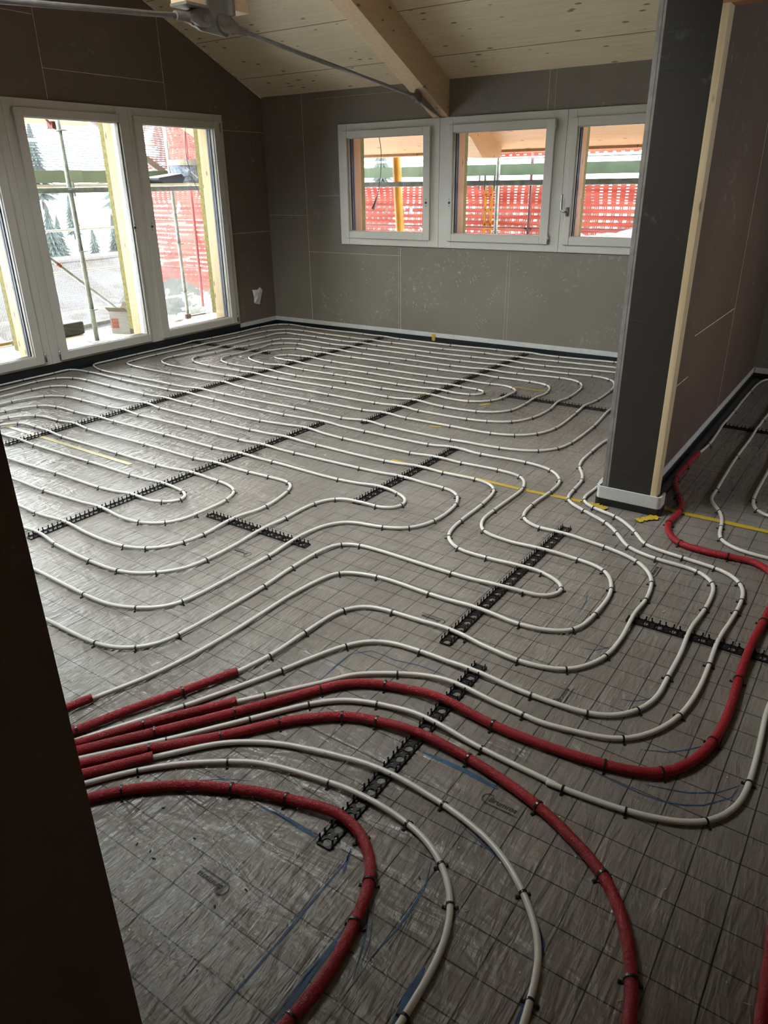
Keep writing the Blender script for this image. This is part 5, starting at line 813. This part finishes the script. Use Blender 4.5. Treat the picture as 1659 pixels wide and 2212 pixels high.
n = NT('rubble_slope'); v = n.map(); a_ = n.noise(v, 2.2, 6, .7, .6); b_ = n.noise(v, 1.1, 5, .65)
rock = n.ramp(a_, .35, .65, (.014, .016, .014, 1), (.045, .045, .038, 1)); n.set(n.mix(n.ramp(b_, .50, .56), rock, (.5, .52, .55, 1)), .9)
bm = bmesh.new(); V = []
for i in range(70):
    V.append([bm.verts.new((-8 + i * .26, 3.1 + j * .3, -1.6 + 2.95 * min(1, j / 9) + .12 * math.sin(i * .8 + j) + .06 * math.sin(i * 2.1))) for j in range(12)])
for i in range(69):
    for j in range(11): bm.faces.new((V[i][j], V[i + 1][j], V[i + 1][j + 1], V[i][j + 1]))
tag(link('earth_bank', bm, n.m, None, True), 'dark rubble slope with snow patches behind the red netting', 'slope')
K = .28
n = NT('snowy_tile_roof'); br = n.n('ShaderNodeTexBrick'); br.inputs['Scale'].default_value = 1.0; br.inputs['Brick Width'].default_value = .35; br.inputs['Row Height'].default_value = .13; br.inputs['Mortar Size'].default_value = .014
br.inputs['Color1'].default_value = (.030, .022, .019, 1); br.inputs['Color2'].default_value = (.046, .037, .034, 1); br.inputs['Mortar'].default_value = (.018, .014, .013, 1)
n.l(n.map((1, 1, 1), (0, 0, H)), br.inputs['Vector']); pat = n.ramp(n.noise(n.map(), .9, 5, .65), .44, .60); n.set(n.mix(pat, br.outputs['Color'], (.058, .060, .064, 1)), .8); 
bm = bmesh.new(); prism(bm, [(-13.5, -.36), (-8.6, -2.55), (-8.6, -2.7), (-13.5, -.6), (-18, -2.8), (-18, -2.6)], 'y', 2.6, 16); root = link('neighbour_roof', bm, n.m); tag(root, 'snow-dusted tiled roof of the neighbouring house below the terrace', 'roof')
bm = bmesh.new(); cyl(bm, (-13.5, 2.6, -.34), (-13.5, 16, -.34), .1, None, 10); link('ridge_tile', bm, plain('ridge_tile', (.42, .36, .34, 1), .8), root)
# conifers on the slope
leaf = plain('hazy_needles', (.15, .19, .18, 1), .9, 0, .5, 3); bark = plain('bark', (.08, .06, .05, 1), .9)  # bluish haze of distance mixed into the needle colour
def conifer_mesh(seed):
    r2 = random.Random(seed); bm = bmesh.new(); lv = 13
    for k in range(lv):
        t = k / lv; z0 = .12 + .86 * t; rad = .24 * (1 - t) ** .9 + .015; m = 11
        top = bm.verts.new((0, 0, z0 + .12)); ring = []
        for i in range(m * 2):
            a = math.pi * i / m + k; r = rad * (1 if i % 2 else .45) * r2.uniform(.75, 1.15); ring.append(bm.verts.new((r * math.cos(a), r * math.sin(a), z0 - (.03 if i % 2 else -.01))))
        for i in range(m * 2): bm.faces.new((ring[i], ring[(i + 1) % (m * 2)], top))
    me = bpy.data.meshes.new('crown'); bm.to_mesh(me); bm.free(); me.materials.append(leaf); return me
crowns = [conifer_mesh(s) for s in range(4)]
bm = bmesh.new(); cyl(bm, (0, 0, -.1), (0, 0, .5), .02, .012, 8); trunk = bpy.data.meshes.new('trunk'); bm.to_mesh(trunk); bm.free(); trunk.materials.append(bark)
def conifer(x, y, h, i, lab, z=None):
    r = empty('conifer', (x, y, hh(x, y) if z is None else z)); r.scale = (h, h, h); r.rotation_euler = (0, 0, i); tag(r, lab, 'tree', 'conifers beyond the scaffold')
    for nm, me in (('crown', crowns[i % 4]), ('trunk', trunk)):
        o = bpy.data.objects.new(nm, me); C.objects.link(o); o.parent = r
rt = random.Random(5); spots = []
def nthl(i): return nth(i) + ' from the left'
while len(spots) < 26:
    dd = rt.uniform(32, 52); az = rt.uniform(math.radians(116), math.radians(150)); h = rt.uniform(2.2, 3.6)
    if all((dd * math.cos(az) - s[0]) ** 2 + (dd * math.sin(az) - s[1]) ** 2 > 6.5 for s in spots): spots.append((dd * math.cos(az), dd * math.sin(az), h, az))
spots.sort(key=lambda s: -s[3])
for k, s in enumerate(spots): conifer(6 + s[0], -6.6 + s[1], s[2], k, 'dark conifer on the snowy slope outside the glazed doors, ' + nthl(k + 1))
far = []
while len(far) < 30:
    dd = rt.uniform(58, 95); az = rt.uniform(math.radians(75), math.radians(155)); h = rt.uniform(6, 9)
    if all((dd * math.cos(az) - s[0]) ** 2 + (dd * math.sin(az) - s[1]) ** 2 > 16 for s in far): far.append((dd * math.cos(az), dd * math.sin(az), h, az))
far.sort(key=lambda s: -s[3])
for k, s in enumerate(far): conifer(6 + s[0], -6.6 + s[1], s[2], k, 'distant dark conifer high on the hillside, ' + nthl(k + 1))
for k in range(12): conifer(-3.5 + k * 1.9 + rt.uniform(-.2, .2), 18 + (k % 2) * 2.5, rt.uniform(2.6, 3.8), k, 'dark conifer behind the green board of the back windows, ' + nthl(k + 1))
